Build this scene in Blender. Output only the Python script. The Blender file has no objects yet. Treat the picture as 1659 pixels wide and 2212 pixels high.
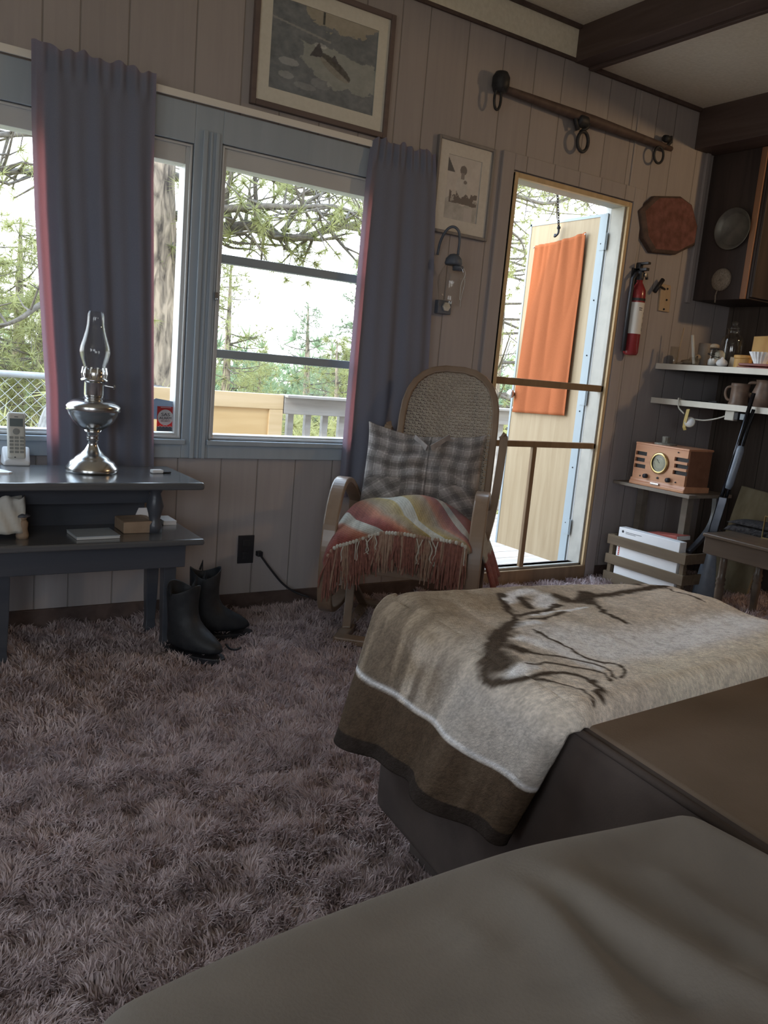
import bpy, math, random
import numpy as np
from mathutils import Vector, Matrix
random.seed(7)
rng = np.random.default_rng(11)
PI = math.pi
SKY, SUN, KITCHEN, EXPO = 3.3, 1.2, 24.0, 0.95
scene = bpy.context.scene
COL = scene.collection

# ------------------------------------------------------------------ camera
CAM = np.array([0.0, -3.2, 1.08])
ROLL, PITCH, YAW, FPX = math.radians(-5.0406), math.radians(9.8192), math.radians(33.3488), 1782.5
def cam_rows():
    cr, sr, cp, sp, cy, sy = math.cos(ROLL), math.sin(ROLL), math.cos(PITCH), math.sin(PITCH), math.cos(YAW), math.sin(YAW)
    f = np.array([sy*cp, cy*cp, -sp]); r = np.array([cy, -sy, 0.0]); d = np.cross(f, r)
    return cr*r+sr*d, -sr*r+cr*d, f
RR, RD, RF = cam_rows()
cd = bpy.data.cameras.new('camera'); cam = bpy.data.objects.new('camera', cd); COL.objects.link(cam)
cd.sensor_fit = 'HORIZONTAL'; cd.sensor_width = 36.0; cd.lens = 36.0*FPX/1659.0
cd.clip_start = 0.02; cd.clip_end = 500
cam.matrix_world = Matrix(((RR[0], -RD[0], -RF[0], CAM[0]), (RR[1], -RD[1], -RF[1], CAM[1]), (RR[2], -RD[2], -RF[2], CAM[2]), (0, 0, 0, 1)))
scene.camera = cam
# measured sight lines turned into real points on known planes (wall plane y, side plane x, level z)
def sight(u, v): return RR*((u-829.5)/FPX) + RD*((v-1106)/FPX) + RF
def at_y(u, v, y=0.0):
    d = sight(u, v); return CAM + d*((y-CAM[1])/d[1])
def at_x(u, v, x):
    d = sight(u, v); return CAM + d*((x-CAM[0])/d[0])
def at_z(u, v, z):
    d = sight(u, v); return CAM + d*((z-CAM[2])/d[2])

# ------------------------------------------------------------------ objects
def thing(name, label, cat, loc=(0, 0, 0), rz=0.0, group=None):
    o = bpy.data.objects.new(name, None); COL.objects.link(o)
    o.empty_display_size = 0.05
    o.location = loc; o.rotation_euler = (0, 0, rz)
    o['label'] = label; o['category'] = cat
    if group: o['group'] = group
    return o
def tag(o, label, cat, group=None):
    o['label'] = label; o['category'] = cat
    if group: o['group'] = group
    return o
def struct(o):
    o['kind'] = 'structure'; return o
def sname(name):
    o = bpy.data.objects.new(name, None); COL.objects.link(o); o['kind'] = 'structure'; o.empty_display_size = .05; return o

class MB:
    def __init__(s): s.v = []; s.f = []; s.c = []
    def add(s, vs, fs):
        b = len(s.v); s.v += [tuple(map(float, p)) for p in vs]; s.f += [tuple(i+b for i in f) for f in fs]; return s
    def box(s, c, d, rot=None):
        x, y, z = d[0]/2, d[1]/2, d[2]/2
        vs = [Vector((i*x, j*y, k*z)) for i in (-1, 1) for j in (-1, 1) for k in (-1, 1)]
        if rot is not None: vs = [rot @ q for q in vs]
        c = Vector(c); vs = [q+c for q in vs]
        return s.add(vs, [(0, 1, 3, 2), (4, 6, 7, 5), (0, 4, 5, 1), (2, 3, 7, 6), (0, 2, 6, 4), (1, 5, 7, 3)])
    def span(s, a, b):
        return s.box([(a[i]+b[i])/2 for i in range(3)], [abs(b[i]-a[i]) for i in range(3)])
    def tube(s, pts, r, n=8, cap=True, flat=1.0, up=None):
        pts = [Vector(p) for p in pts]; m = len(pts)
        rs = r if isinstance(r, (list, tuple)) else [r]*m
        T = [(pts[min(i+1, m-1)]-pts[max(i-1, 0)]).normalized() for i in range(m)]
        u = Vector(up) if up is not None else (Vector((0, 0, 1)) if abs(T[0].z) < .9 else Vector((1, 0, 0)))
        vs = []
        for i in range(m):
            u = (u - T[i]*u.dot(T[i])).normalized(); w = T[i].cross(u)
            for k in range(n):
                a = 2*PI*k/n; vs.append(pts[i]+u*(rs[i]*math.cos(a)*flat)+w*(rs[i]*math.sin(a)))
        fs = [(i*n+k, i*n+(k+1) % n, (i+1)*n+(k+1) % n, (i+1)*n+k) for i in range(m-1) for k in range(n)]
        if cap: fs += [tuple(range(n-1, -1, -1)), tuple((m-1)*n+k for k in range(n))]
        return s.add(vs, fs)
    def strip(s, pts, w, t, up):
        """rectangular bar along pts: width w across 'up x tangent', thickness t along up-ish"""
        pts = [Vector(p) for p in pts]; m = len(pts); vs = []
        ups = up if isinstance(up, list) else [up]*m
        for i in range(m):
            T = (pts[min(i+1, m-1)]-pts[max(i-1, 0)]).normalized()
            side = Vector(ups[i]); side = (side-T*side.dot(T)).normalized(); nn = T.cross(side)
            for a, b in ((-1, -1), (1, -1), (1, 1), (-1, 1)): vs.append(pts[i]+side*(a*w/2)+nn*(b*t/2))
        fs = [(i*4+k, i*4+(k+1) % 4, (i+1)*4+(k+1) % 4, (i+1)*4+k) for i in range(m-1) for k in range(4)]
        fs += [(3, 2, 1, 0), tuple((m-1)*4+k for k in range(4))]
        return s.add(vs, fs)
    def lathe(s, prof, c=(0, 0, 0), n=24, cap=True, M=None):
        vs = []; m = len(prof)
        for r, z in prof:
            for k in range(n):
                a = 2*PI*k/n; q = Vector((r*math.cos(a), r*math.sin(a), z))
                if M is not None: q = M @ q
                vs.append(q+Vector(c))
        fs = [(i*n+k, i*n+(k+1) % n, (i+1)*n+(k+1) % n, (i+1)*n+k) for i in range(m-1) for k in range(n)]
        if cap: fs += [tuple(range(n-1, -1, -1)), tuple((m-1)*n+k for k in range(n))]
        return s.add(vs, fs)
    def prism(s, poly, a, b):
        """poly: list of 3d points, extruded by vector b from offset a"""
        a = Vector(a); b = Vector(b); n = len(poly)
        p = [Vector(q)+a for q in poly]
        return s.add(p+[q+b for q in p], [tuple(range(n-1, -1, -1)), tuple(range(n, 2*n))]+[(i, (i+1) % n, n+(i+1) % n, n+i) for i in range(n)])
    def ball(s, c, r, n=10, m=7, sc=(1, 1, 1)):
        vs = []; 
        for i in range(m+1):
            th = PI*i/m
            for k in range(n):
                a = 2*PI*k/n; vs.append((c[0]+r*sc[0]*math.sin(th)*math.cos(a), c[1]+r*sc[1]*math.sin(th)*math.sin(a), c[2]+r*sc[2]*math.cos(th)))
        return s.add(vs, [(i*n+k, (i+1)*n+k, (i+1)*n+(k+1) % n, i*n+(k+1) % n) for i in range(m) for k in range(n)])
    def sheet(s, nu, nv, fn, th=0.0):
        b = len(s.v)
        for i in range(nu):
            for j in range(nv): s.v.append(tuple(map(float, fn(i/(nu-1), j/(nv-1)))))
        s.f += [(b+i*nv+j, b+(i+1)*nv+j, b+(i+1)*nv+j+1, b+i*nv+j+1) for i in range(nu-1) for j in range(nv-1)]
        return s
    def build(s, name, mat, parent=None, smooth=False, bevel=0.0, solid=0.0, subsurf=0, seg=2, offset=-1.0, colors=None, loc=None, angle=None):
        me = bpy.data.meshes.new(name); me.from_pydata(s.v, [], s.f); me.update()
        if mat is not None: me.materials.append(mat)
        o = bpy.data.objects.new(name, me); COL.objects.link(o)
        if parent is not None: o.parent = parent
        if loc is not None: o.location = loc
        if colors is not None:
            at = me.color_attributes.new('pattern', 'FLOAT_COLOR', 'POINT')
            cc = np.ones((len(s.v), 4), np.float32); cc[:, :3] = np.asarray(colors, np.float32)[:, :3]
            at.data.foreach_set('color', cc.ravel())
        if smooth or angle:
            me.polygons.foreach_set('use_smooth', [True]*len(me.polygons))
            if angle: me.set_sharp_from_angle(angle=math.radians(angle))
        if solid:
            m = o.modifiers.new('solid', 'SOLIDIFY'); m.thickness = solid; m.offset = offset
        if bevel:
            m = o.modifiers.new('bevel', 'BEVEL'); m.width = bevel; m.segments = seg; m.limit_method = 'ANGLE'; m.angle_limit = math.radians(40)
        if subsurf:
            m = o.modifiers.new('sub', 'SUBSURF'); m.levels = subsurf; m.render_levels = subsurf
        return o
def child_copy(o, parent, loc=None):
    c = o.copy(); COL.objects.link(c); c.parent = parent
    if loc is not None: c.location = loc
    return c
def copy_tree(root, label, loc=None, rz=None, group=None):
    r = root.copy(); COL.objects.link(r); r['label'] = label
    if loc is not None: r.location = loc
    if rz is not None: r.rotation_euler = (0, 0, rz)
    if group: r['group'] = group
    for ch in list(root.children):
        c = ch.copy(); COL.objects.link(c); c.parent = r
        for g in list(ch.children):
            d = g.copy(); COL.objects.link(d); d.parent = c
    return r
def spline(pts, n=8):
    """Catmull-Rom through pts"""
    P = [Vector(p) for p in pts]; P = [P[0]*2-P[1]]+P+[P[-1]*2-P[-2]]; out = []
    for i in range(1, len(P)-2):
        for k in range(n):
            t = k/n; a, b, c, d = P[i-1], P[i], P[i+1], P[i+2]
            out.append(0.5*((2*b)+(c-a)*t+(2*a-5*b+4*c-d)*t*t+(3*b-a-3*c+d)*t**3))
    out.append(P[-2]); return out
def vnoise(x, y, seed=0):
    """smooth value noise in numpy"""
    r = np.random.default_rng(seed).random((64, 64)); x = np.asarray(x, float); y = np.asarray(y, float)
    xi = np.floor(x).astype(int); yi = np.floor(y).astype(int); fx = x-xi; fy = y-yi
    fx = fx*fx*(3-2*fx); fy = fy*fy*(3-2*fy)
    g = lambda a, b: r[a % 64, b % 64]
    return (g(xi, yi)*(1-fx)+g(xi+1, yi)*fx)*(1-fy)+(g(xi, yi+1)*(1-fx)+g(xi+1, yi+1)*fx)*fy
def fbm(x, y, seed=0, oct=4):
    s = 0; a = .5; t = 0
    for i in range(oct): s = s+a*vnoise(np.asarray(x)*2**i, np.asarray(y)*2**i, seed+i); t += a; a *= .5
    return s/t

# ------------------------------------------------------------------ materials
def new_mat(name):
    m = bpy.data.materials.new(name); m.use_nodes = True; nt = m.node_tree; nt.nodes.clear()
    return m, nt, nt.nodes, nt.links
def pm(name, col, col2=None, rough=.6, metal=0.0, scale=8.0, stretch=(1, 1, 1), bump=0.0, detail=5.0, spec=.35, lo=.35, hi=.65, sheen=0.0, attr=None, bscale=None, coat=0.0, trans=0.0, transcol=None, distort=0.0):
    m, nt, N, L = new_mat(name)
    out = N.new('ShaderNodeOutputMaterial'); b = N.new('ShaderNodeBsdfPrincipled')
    b.inputs['Roughness'].default_value = rough; b.inputs['Metallic'].default_value = metal
    b.inputs['Specular IOR Level'].default_value = spec; b.inputs['Sheen Weight'].default_value = sheen
    b.inputs['Coat Weight'].default_value = coat; b.inputs['Coat Roughness'].default_value = .15
    tc = N.new('ShaderNodeTexCoord'); mp = N.new('ShaderNodeMapping'); mp.inputs['Scale'].default_value = stretch
    L.new(tc.outputs['Object'], mp.inputs['Vector'])
    nz = N.new('ShaderNodeTexNoise'); nz.inputs['Scale'].default_value = scale; nz.inputs['Detail'].default_value = detail
    nz.inputs['Distortion'].default_value = distort
    L.new(mp.outputs['Vector'], nz.inputs['Vector'])
    csock = None
    if attr:
        a = N.new('ShaderNodeAttribute'); a.attribute_name = attr; csock = a.outputs['Color']
        if col2 is not None:   # vary the pattern a little
            r = N.new('ShaderNodeMapRange'); r.inputs[3].default_value = .78; r.inputs[4].default_value = 1.18
            L.new(nz.outputs['Fac'], r.inputs[0])
            mx = N.new('ShaderNodeVectorMath'); mx.operation = 'SCALE'
            L.new(csock, mx.inputs[0]); L.new(r.outputs[0], mx.inputs['Scale']); csock = mx.outputs[0]
    elif col2 is not None:
        cr = N.new('ShaderNodeValToRGB'); cr.color_ramp.elements[0].position = lo; cr.color_ramp.elements[1].position = hi
        cr.color_ramp.elements[0].color = (*col, 1); cr.color_ramp.elements[1].color = (*col2, 1)
        L.new(nz.outputs['Fac'], cr.inputs['Fac']); csock = cr.outputs['Color']
    if csock is not None: L.new(csock, b.inputs['Base Color'])
    else: b.inputs['Base Color'].default_value = (*col, 1)
    if bump:
        src = nz
        if bscale:
            src = N.new('ShaderNodeTexNoise'); src.inputs['Scale'].default_value = bscale; src.inputs['Detail'].default_value = 3
            L.new(mp.outputs['Vector'], src.inputs['Vector'])
        bp = N.new('ShaderNodeBump'); bp.inputs['Strength'].default_value = bump; bp.inputs['Distance'].default_value = .01
        L.new(src.outputs['Fac'], bp.inputs['Height']); L.new(bp.outputs['Normal'], b.inputs['Normal'])
    surf = b.outputs[0]
    if trans:
        t = N.new('ShaderNodeBsdfTranslucent'); t.inputs['Color'].default_value = (*(transcol or col), 1)
        mx = N.new('ShaderNodeMixShader'); mx.inputs['Fac'].default_value = trans
        L.new(surf, mx.inputs[1]); L.new(t.outputs[0], mx.inputs[2]); surf = mx.outputs[0]
    L.new(surf, out.inputs['Surface'])
    return m
def glass_mat(name, tint=(.97, .98, .98), refl=.08, rough=.0):
    m, nt, N, L = new_mat(name)
    out = N.new('ShaderNodeOutputMaterial'); t = N.new('ShaderNodeBsdfTransparent'); g = N.new('ShaderNodeBsdfGlossy')
    t.inputs['Color'].default_value = (*tint, 1); g.inputs['Roughness'].default_value = rough
    lw = N.new('ShaderNodeLayerWeight'); lw.inputs['Blend'].default_value = .35
    mr = N.new('ShaderNodeMapRange'); mr.inputs[3].default_value = refl*.3; mr.inputs[4].default_value = min(1, refl*9)
    pw = N.new('ShaderNodeMath'); pw.operation = 'POWER'; pw.inputs[1].default_value = 3.0
    L.new(lw.outputs['Facing'], pw.inputs[0]); L.new(pw.outputs[0], mr.inputs[0])
    mx = N.new('ShaderNodeMixShader'); L.new(mr.outputs[0], mx.inputs['Fac']); L.new(t.outputs[0], mx.inputs[1]); L.new(g.outputs[0], mx.inputs[2])
    L.new(mx.outputs[0], out.inputs['Surface']); return m
def panel_mat(name, c1, c2, groove, axis=0, scale=5.5):
    """vertical wood panelling with random width planks"""
    m, nt, N, L = new_mat(name)
    out = N.new('ShaderNodeOutputMaterial'); b = N.new('ShaderNodeBsdfPrincipled'); b.inputs['Roughness'].default_value = .62; b.inputs['Specular IOR Level'].default_value = .25
    tc = N.new('ShaderNodeTexCoord'); sp = N.new('ShaderNodeSeparateXYZ'); L.new(tc.outputs['Object'], sp.inputs[0])
    vo = N.new('ShaderNodeTexVoronoi'); vo.voronoi_dimensions = '1D'; vo.feature = 'DISTANCE_TO_EDGE'; vo.inputs['Scale'].default_value = scale; vo.inputs['Randomness'].default_value = .75
    L.new(sp.outputs[axis], vo.inputs['W'])
    v2 = N.new('ShaderNodeTexVoronoi'); v2.voronoi_dimensions = '1D'; v2.feature = 'F1'; v2.inputs['Scale'].default_value = scale; v2.inputs['Randomness'].default_value = .75
    L.new(sp.outputs[axis], v2.inputs['W'])
    mp = N.new('ShaderNodeMapping'); mp.inputs['Scale'].default_value = (1, 1, .06); L.new(tc.outputs['Object'], mp.inputs['Vector'])
    nz = N.new('ShaderNodeTexNoise'); nz.inputs['Scale'].default_value = 34; nz.inputs['Detail'].default_value = 6; nz.inputs['Distortion'].default_value = .8
    L.new(mp.outputs['Vector'], nz.inputs['Vector'])
    sr = N.new('ShaderNodeSeparateColor'); L.new(v2.outputs['Color'], sr.inputs[0])
    ad = N.new('ShaderNodeMath'); ad.operation = 'MULTIPLY_ADD'; ad.inputs[1].default_value = .35
    L.new(sr.outputs[0], ad.inputs[0]); L.new(nz.outputs['Fac'], ad.inputs[2])
    cr = N.new('ShaderNodeValToRGB'); cr.color_ramp.elements[0].position = .35; cr.color_ramp.elements[1].position = .9
    cr.color_ramp.elements[0].color = (*c1, 1); cr.color_ramp.elements[1].color = (*c2, 1); L.new(ad.outputs[0], cr.inputs['Fac'])
    g = N.new('ShaderNodeMapRange'); g.inputs[1].default_value = .008; g.inputs[2].default_value = .02; L.new(vo.outputs['Distance'], g.inputs[0])
    mx = N.new('ShaderNodeMix'); mx.data_type = 'RGBA'; mx.inputs[6].default_value = (*groove, 1)
    L.new(g.outputs[0], mx.inputs[0]); L.new(cr.outputs['Color'], mx.inputs[7]); L.new(mx.outputs[2], b.inputs['Base Color'])
    bp = N.new('ShaderNodeBump'); bp.inputs['Strength'].default_value = .6; bp.inputs['Distance'].default_value = .004
    L.new(g.outputs[0], bp.inputs['Height']); L.new(bp.outputs['Normal'], b.inputs['Normal'])
    L.new(b.outputs[0], out.inputs['Surface']); return m

def wood(name, c1, c2, axis=2, rough=.5, scale=20, coat=0.0, bump=.08):
    st = [1, 1, 1]; st[axis] = .08
    return pm(name, c1, c2, rough=rough, scale=scale, stretch=tuple(st), bump=bump, distort=.6, lo=.3, hi=.7, coat=coat)

M = {}
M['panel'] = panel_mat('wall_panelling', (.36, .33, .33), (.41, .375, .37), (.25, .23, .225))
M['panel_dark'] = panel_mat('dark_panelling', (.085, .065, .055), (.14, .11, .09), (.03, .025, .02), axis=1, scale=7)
M['casing'] = wood('casing_glare_tint', (.36, .42, .48), (.40, .46, .52), axis=2, rough=.5)  # grey-blue lift over dark wood imitates window glare
M['cream'] = pm('cream_ceiling', (.80, .75, .62), (.87, .82, .69), rough=.8, scale=60, bump=.1)
M['beam'] = wood('beam_wood', (.075, .05, .045), (.12, .085, .075), axis=1, rough=.6)
M['alu'] = pm('aluminium', (.54, .55, .55), (.60, .61, .61), rough=.35, metal=.0, scale=3)
M['alu_dark'] = pm('aluminium_dark', (.30, .35, .38), (.34, .39, .42), rough=.4, metal=.0, scale=3)
M['glass'] = glass_mat('window_glass', refl=.05)
M['lampglass'] = glass_mat('lamp_glass', tint=(.96, .96, .95), refl=.10)
M['rod'] = pm('cream_rod', (.82, .79, .73), rough=.5)
M['curtain'] = pm('plum_curtain', (.225, .245, .32), (.25, .27, .345), rough=.85, scale=400, bump=.1, trans=.22, transcol=(.58, .17, .17), spec=.1)  # bluish lift in the plum imitates glare from the windows
M['white'] = pm('white_plastic', (.75, .76, .78), rough=.4)
M['cwhite'] = pm('cream_plastic', (.60, .58, .52), rough=.45)
M['black'] = pm('black_plastic', (.025, .025, .03), rough=.45)
M['iron'] = pm('black_iron', (.035, .037, .042), (.06, .06, .065), rough=.55, metal=.5, scale=40)
M['steel'] = pm('steel', (.5, .5, .5), rough=.3, metal=1.0)
M['brass'] = pm('brass', (.55, .42, .2), rough=.3, metal=1.0)
M['nickel'] = pm('aged_nickel', (.48, .485, .48), (.60, .60, .595), rough=.22, metal=1.0, scale=9)
M['darkwood'] = wood('dark_table_wood', (.055, .06, .075), (.08, .085, .10), axis=0, rough=.35, coat=.15)  # blue tint added to the dark wood to imitate window glare
M['tabletop'] = wood('table_top_wood', (.085, .088, .095), (.125, .125, .13), axis=0, rough=.25, coat=.6)  # lighter tone puts the reflected sheen into the colour
M['bentwood'] = wood('bentwood', (.20, .135, .09), (.26, .18, .125), axis=2, rough=.32, coat=.3, scale=14)
M['cane'] = pm('cane', (.33, .28, .225), (.40, .345, .275), rough=.55, scale=30)
M['doorface'] = wood('door_skin', (.32, .235, .14), (.39, .30, .19), axis=2, rough=.5, scale=30)
M['doorwood'] = wood('screen_door_wood', (.21, .135, .075), (.30, .20, .115), axis=2, rough=.5)
M['oak'] = wood('jamb_wood', (.50, .36, .20), (.62, .46, .27), axis=2, rough=.5)
M['orange'] = pm('orange_cloth', (.36, .115, .05), (.41, .135, .06), rough=.9, scale=300, bump=.12, trans=.1, transcol=(.6, .2, .08), spec=.0)
M['red'] = pm('red_enamel', (.26, .03, .035), rough=.25, coat=.5)
M['label'] = pm('paper_label', (.72, .70, .66), rough=.5)
M['ink'] = pm('ink', (.04, .04, .05), rough=.6)
M['inkred'] = pm('ink_red', (.6, .08, .06), rough=.6)
M['inkgold'] = pm('ink_gold', (.75, .52, .25), rough=.5)
M['paper'] = pm('white_paper', (.86, .87, .89), (.90, .90, .92), rough=.7, scale=12)
# ------------------------------------------------------------------ the room
def wall_cells(mb, x0, x1, z0, z1, holes, y0, y1):
    xs = sorted({x0, x1, *[h[0] for h in holes], *[h[1] for h in holes]}); zs = sorted({z0, z1, *[h[2] for h in holes], *[h[3] for h in holes]})
    for i in range(len(xs)-1):
        for k in range(len(zs)-1):
            cx, cz = (xs[i]+xs[i+1])/2, (zs[k]+zs[k+1])/2
            if any(h[0] < cx < h[1] and h[2] < cz < h[3] for h in holes): continue
            mb.span((xs[i], y0, zs[k]), (xs[i+1], y1, zs[k+1]))
WIN_A = (-0.75, 1.105, 0.735, 1.845)     # picture window behind the left curtain
WIN_B = (1.215, 2.02, 0.735, 1.868)      # awning window with two bars
DOOR = (2.672, 3.487, 0.085, 2.05)
XR = 4.45; XO = 6.2
mb = MB(); wall_cells(mb, -2.6, XR+.1, 0, 2.62, [WIN_A, WIN_B, DOOR], 0, .11)
wb = struct(mb.build('wall_back', M['panel']))
mb = MB(); mb.span((-2.6, -.006, 2.62), (2.975, .11, 2.85))
struct(mb.build('trim_1', M['cream']))
mb = MB(); mb.span((-2.6, -.03, 2.755), (2.975, -.006, 2.785)); mb.span((-2.6, -.014, 2.612), (2.975, 0, 2.628)); mb.span((3.09, -.018, 2.6), (3.93, 0, 2.622))
struct(mb.build('trim_2', M['beam'], bevel=.003))
# right wall, left wall and the wall behind the camera (with their own windows)
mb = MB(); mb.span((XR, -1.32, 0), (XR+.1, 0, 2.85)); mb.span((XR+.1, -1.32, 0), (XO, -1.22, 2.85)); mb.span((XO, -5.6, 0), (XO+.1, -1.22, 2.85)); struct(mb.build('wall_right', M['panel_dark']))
WL = (-4.9, -3.2, 0.9, 2.05); WF = (-2.2, -0.5, 1.0, 2.1)
mb = MB()
ys = [-5.6, WL[0], WL[1], 0.11]
mb.span((-2.7, -5.6, 0), (-2.6, WL[0], 2.85)); mb.span((-2.7, WL[1], 0), (-2.6, .11, 2.85)); mb.span((-2.7, WL[0], 0), (-2.6, WL[1], WL[2])); mb.span((-2.7, WL[0], WL[3]), (-2.6, WL[1], 2.85))
struct(mb.build('wall_left', M['panel']))
mb = MB(); wall_cells(mb, -2.7, XO+.1, 0, 2.85, [WF], -5.7, -5.6); struct(mb.build('wall_front', M['panel']))
mb = MB(); mb.span((-2.7, -5.7, 2.77), (3.03, .11, 2.87)); mb.span((3.03, -5.7, 2.62), (XO+.1, .11, 2.72)); mb.span((3.0, -5.7, 2.70), (3.06, .11, 2.87))
ceil = struct(mb.build('ceiling', M['cream']))
mb = MB(); mb.span((2.975, -5.6, 2.61), (3.07, 0, 2.772)); mb.span((3.07, -5.6, 2.598), (3.10, 0, 2.622))
struct(mb.build('trim_3', M['beam'], bevel=.004))
mb = MB()
for y in (-1.22, -2.44): mb.span((3.1, y-.012, 2.613), (XR, y+.012, 2.622))
struct(mb.build('trim_4', M['cream']))
# soffit over the kitchen shelves and the narrow corner moulding
mb = MB(); mb.span((3.93, -5.6, 2.41), (XR, 0, 2.62)); mb.span((XR, -5.6, 2.41), (XO, -1.32, 2.62)); struct(mb.build('trim_5', M['beam'], bevel=.004))
mb = MB(); mb.span((4.03, -.018, 1.6), (4.06, 0, 2.41)); mb.span((3.455, -.006, 2.06), (3.475, 0, 2.6)); struct(mb.build('trim_6', M['oak' if False else 'panel'], bevel=.003))
mb = MB(); mb.span((-2.6, -.014, 0), (DOOR[0]-.07, 0, .075)); mb.span((3.56, -.014, 0), (XR, 0, .075)); struct(mb.build('baseboard_back', M['beam'], bevel=.003))

# floor: shag carpet; sub-floor relief plus the pile
gx, gy = 330, 250
X = np.linspace(-2.6, XO, gx); Y = np.linspace(-5.6, 0, gy); XX, YY = np.meshgrid(X, Y, indexing='ij')
ZZ = -.006+.010*fbm(XX*9, YY*9, 3, 3)
mb = MB(); mb.v = [tuple(p) for p in np.stack([XX, YY, ZZ], -1).reshape(-1, 3).tolist()]
mb.f = [(i*gy+j, (i+1)*gy+j, (i+1)*gy+j+1, i*gy+j+1) for i in range(gx-1) for j in range(gy-1)]
M['carpet'] = pm('shag_carpet', (.34, .27, .265), (.46, .375, .365), rough=.95, scale=26, bump=.6, bscale=120, spec=.05, lo=.3, hi=.7)
M['pile'] = pm('shag_fibre', (.42, .335, .335), (.70, .585, .58), rough=.9, scale=7, spec=.05, lo=.3, hi=.7, detail=6, trans=.15, transcol=(.4, .3, .28))
fl = struct(mb.build('floor', M['carpet'], smooth=True))
mb = MB(); mb.span((-2.7, -5.7, -.12), (XO+.1, .11, -.02)); mb.build('sub_floor', M['beam'], fl)
def pile(n, x0, x1, y0, y1, ln, wd):
    x = rng.uniform(x0, x1, n); y = rng.uniform(y0, y1, n)
    h = fbm(x*24, y*24, 5, 3); h = np.clip((h-.5)*1.35+.5, 0, 1); e = .012
    gxv = (fbm((x+e)*24, y*24, 5, 3)-h)/e*.6; gyv = (fbm(x*24, (y+e)*24, 5, 3)-h)/e*.6
    a = fbm(x*9, y*9, 21, 2)*2*PI*2; lx = np.cos(a)*.55+gxv*.06+rng.normal(0, .45, n); ly = np.sin(a)*.55+gyv*.06+rng.normal(0, .45, n)
    L = ln*(.55+.9*h)*rng.uniform(.7, 1.2, n)
    up = np.ones(n)*1.0; nrm = np.sqrt(lx**2+ly**2+up**2); dx, dy, dz = lx/nrm, ly/nrm, up/nrm
    b = rng.uniform(0, 2*PI, n); wx, wy = np.cos(b)*wd/2, np.sin(b)*wd/2
    l2 = np.clip((fbm(x*15, y*15, 33, 3)-.5)*1.9+.5, 0, 1); z0 = -.004+.020*l2; L = L*(.75+.5*l2)
    P = np.zeros((n, 5, 3), np.float32)
    P[:, 0] = np.stack([x-wx, y-wy, z0], -1); P[:, 1] = np.stack([x+wx, y+wy, z0], -1)
    mx, my, mz = x+dx*L*.45, y+dy*L*.45, z0+dz*L*.62
    P[:, 2] = np.stack([mx+wx*.9, my+wy*.9, mz], -1); P[:, 3] = np.stack([mx-wx*.9, my-wy*.9, mz], -1)
    P[:, 4] = np.stack([x+dx*L*1.15, y+dy*L*1.15, z0+dz*L*.92], -1)
    return P
def keep_out(P, boxes):
    c = P[:, 0]; k = np.ones(len(c), bool)
    for (x0, x1, y0, y1) in boxes: k &= ~((c[:, 0] > x0) & (c[:, 0] < x1) & (c[:, 1] > y0) & (c[:, 1] < y1))
    return P[k]
P = np.concatenate([pile(290000, -.35, 1.75, -2.75, -1.2, .030, .0034), pile(120000, -.15, 2.9, -1.4, -.02, .030, .004), pile(90000, 1.75, 4.4, -2.75, -.02, .030, .0055)])
P = keep_out(P, [(1.06, 1.9, -2.75, -1.9)])
n = len(P); me = bpy.data.meshes.new('carpet_pile')
me.vertices.add(n*5); me.vertices.foreach_set('co', P.reshape(-1))
quad = (np.arange(n)[:, None]*5+np.array([0, 1, 2, 3])); tri = (np.arange(n)[:, None]*5+np.array([3, 2, 4]))
loops = np.concatenate([quad, tri], 1).reshape(-1)
me.loops.add(len(loops)); me.loops.foreach_set('vertex_index', loops.astype(np.int32))
me.polygons.add(n*2); st = np.zeros(n*2, np.int32); st[0::2] = np.arange(n)*7; st[1::2] = np.arange(n)*7+4
me.polygons.foreach_set('loop_start', st); me.update(calc_edges=True); me.validate()
me.materials.append(M['pile'])
po = bpy.data.objects.new('carpet_pile', me); COL.objects.link(po); po.parent = fl; po['kind'] = 'stuff'

# ------------------------------------------------------------------ window surrounds
yf = -.018
mb = MB()
mb.span((-2.6, yf, WIN_A[3]), (WIN_A[1], 0, 1.985)); mb.span((WIN_B[0]-.0, yf, WIN_B[3]), (2.12, 0, 1.985)); mb.span((WIN_A[1], yf, .66), (WIN_B[0], 0, 1.985))
mb.span((WIN_A[1]+.03, yf-.012, .66), (WIN_A[1]+.048, yf, 1.9)); mb.span((WIN_B[0]-.03, yf-.012, .66), (WIN_B[0]-.015, yf, 1.9)); mb.span((WIN_A[1]+.06, yf-.006, .66), (WIN_B[0]-.04, yf, 1.9))
mb.span((-2.6, yf, .66), (WIN_A[1], 0, WIN_A[2])); mb.span((WIN_B[0], yf, .66), (2.1, 0, WIN_B[2])); mb.span((-2.6, -.035, .715), (WIN_A[1]+.01, yf, WIN_A[2])); mb.span((WIN_B[0]-.01, -.035, .715), (2.05, yf, WIN_B[2]))
mb.span((2.02, yf, .66), (2.1, 0, 1.985))
struct(mb.build('trim_7', M['casing'], bevel=.003))
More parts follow.
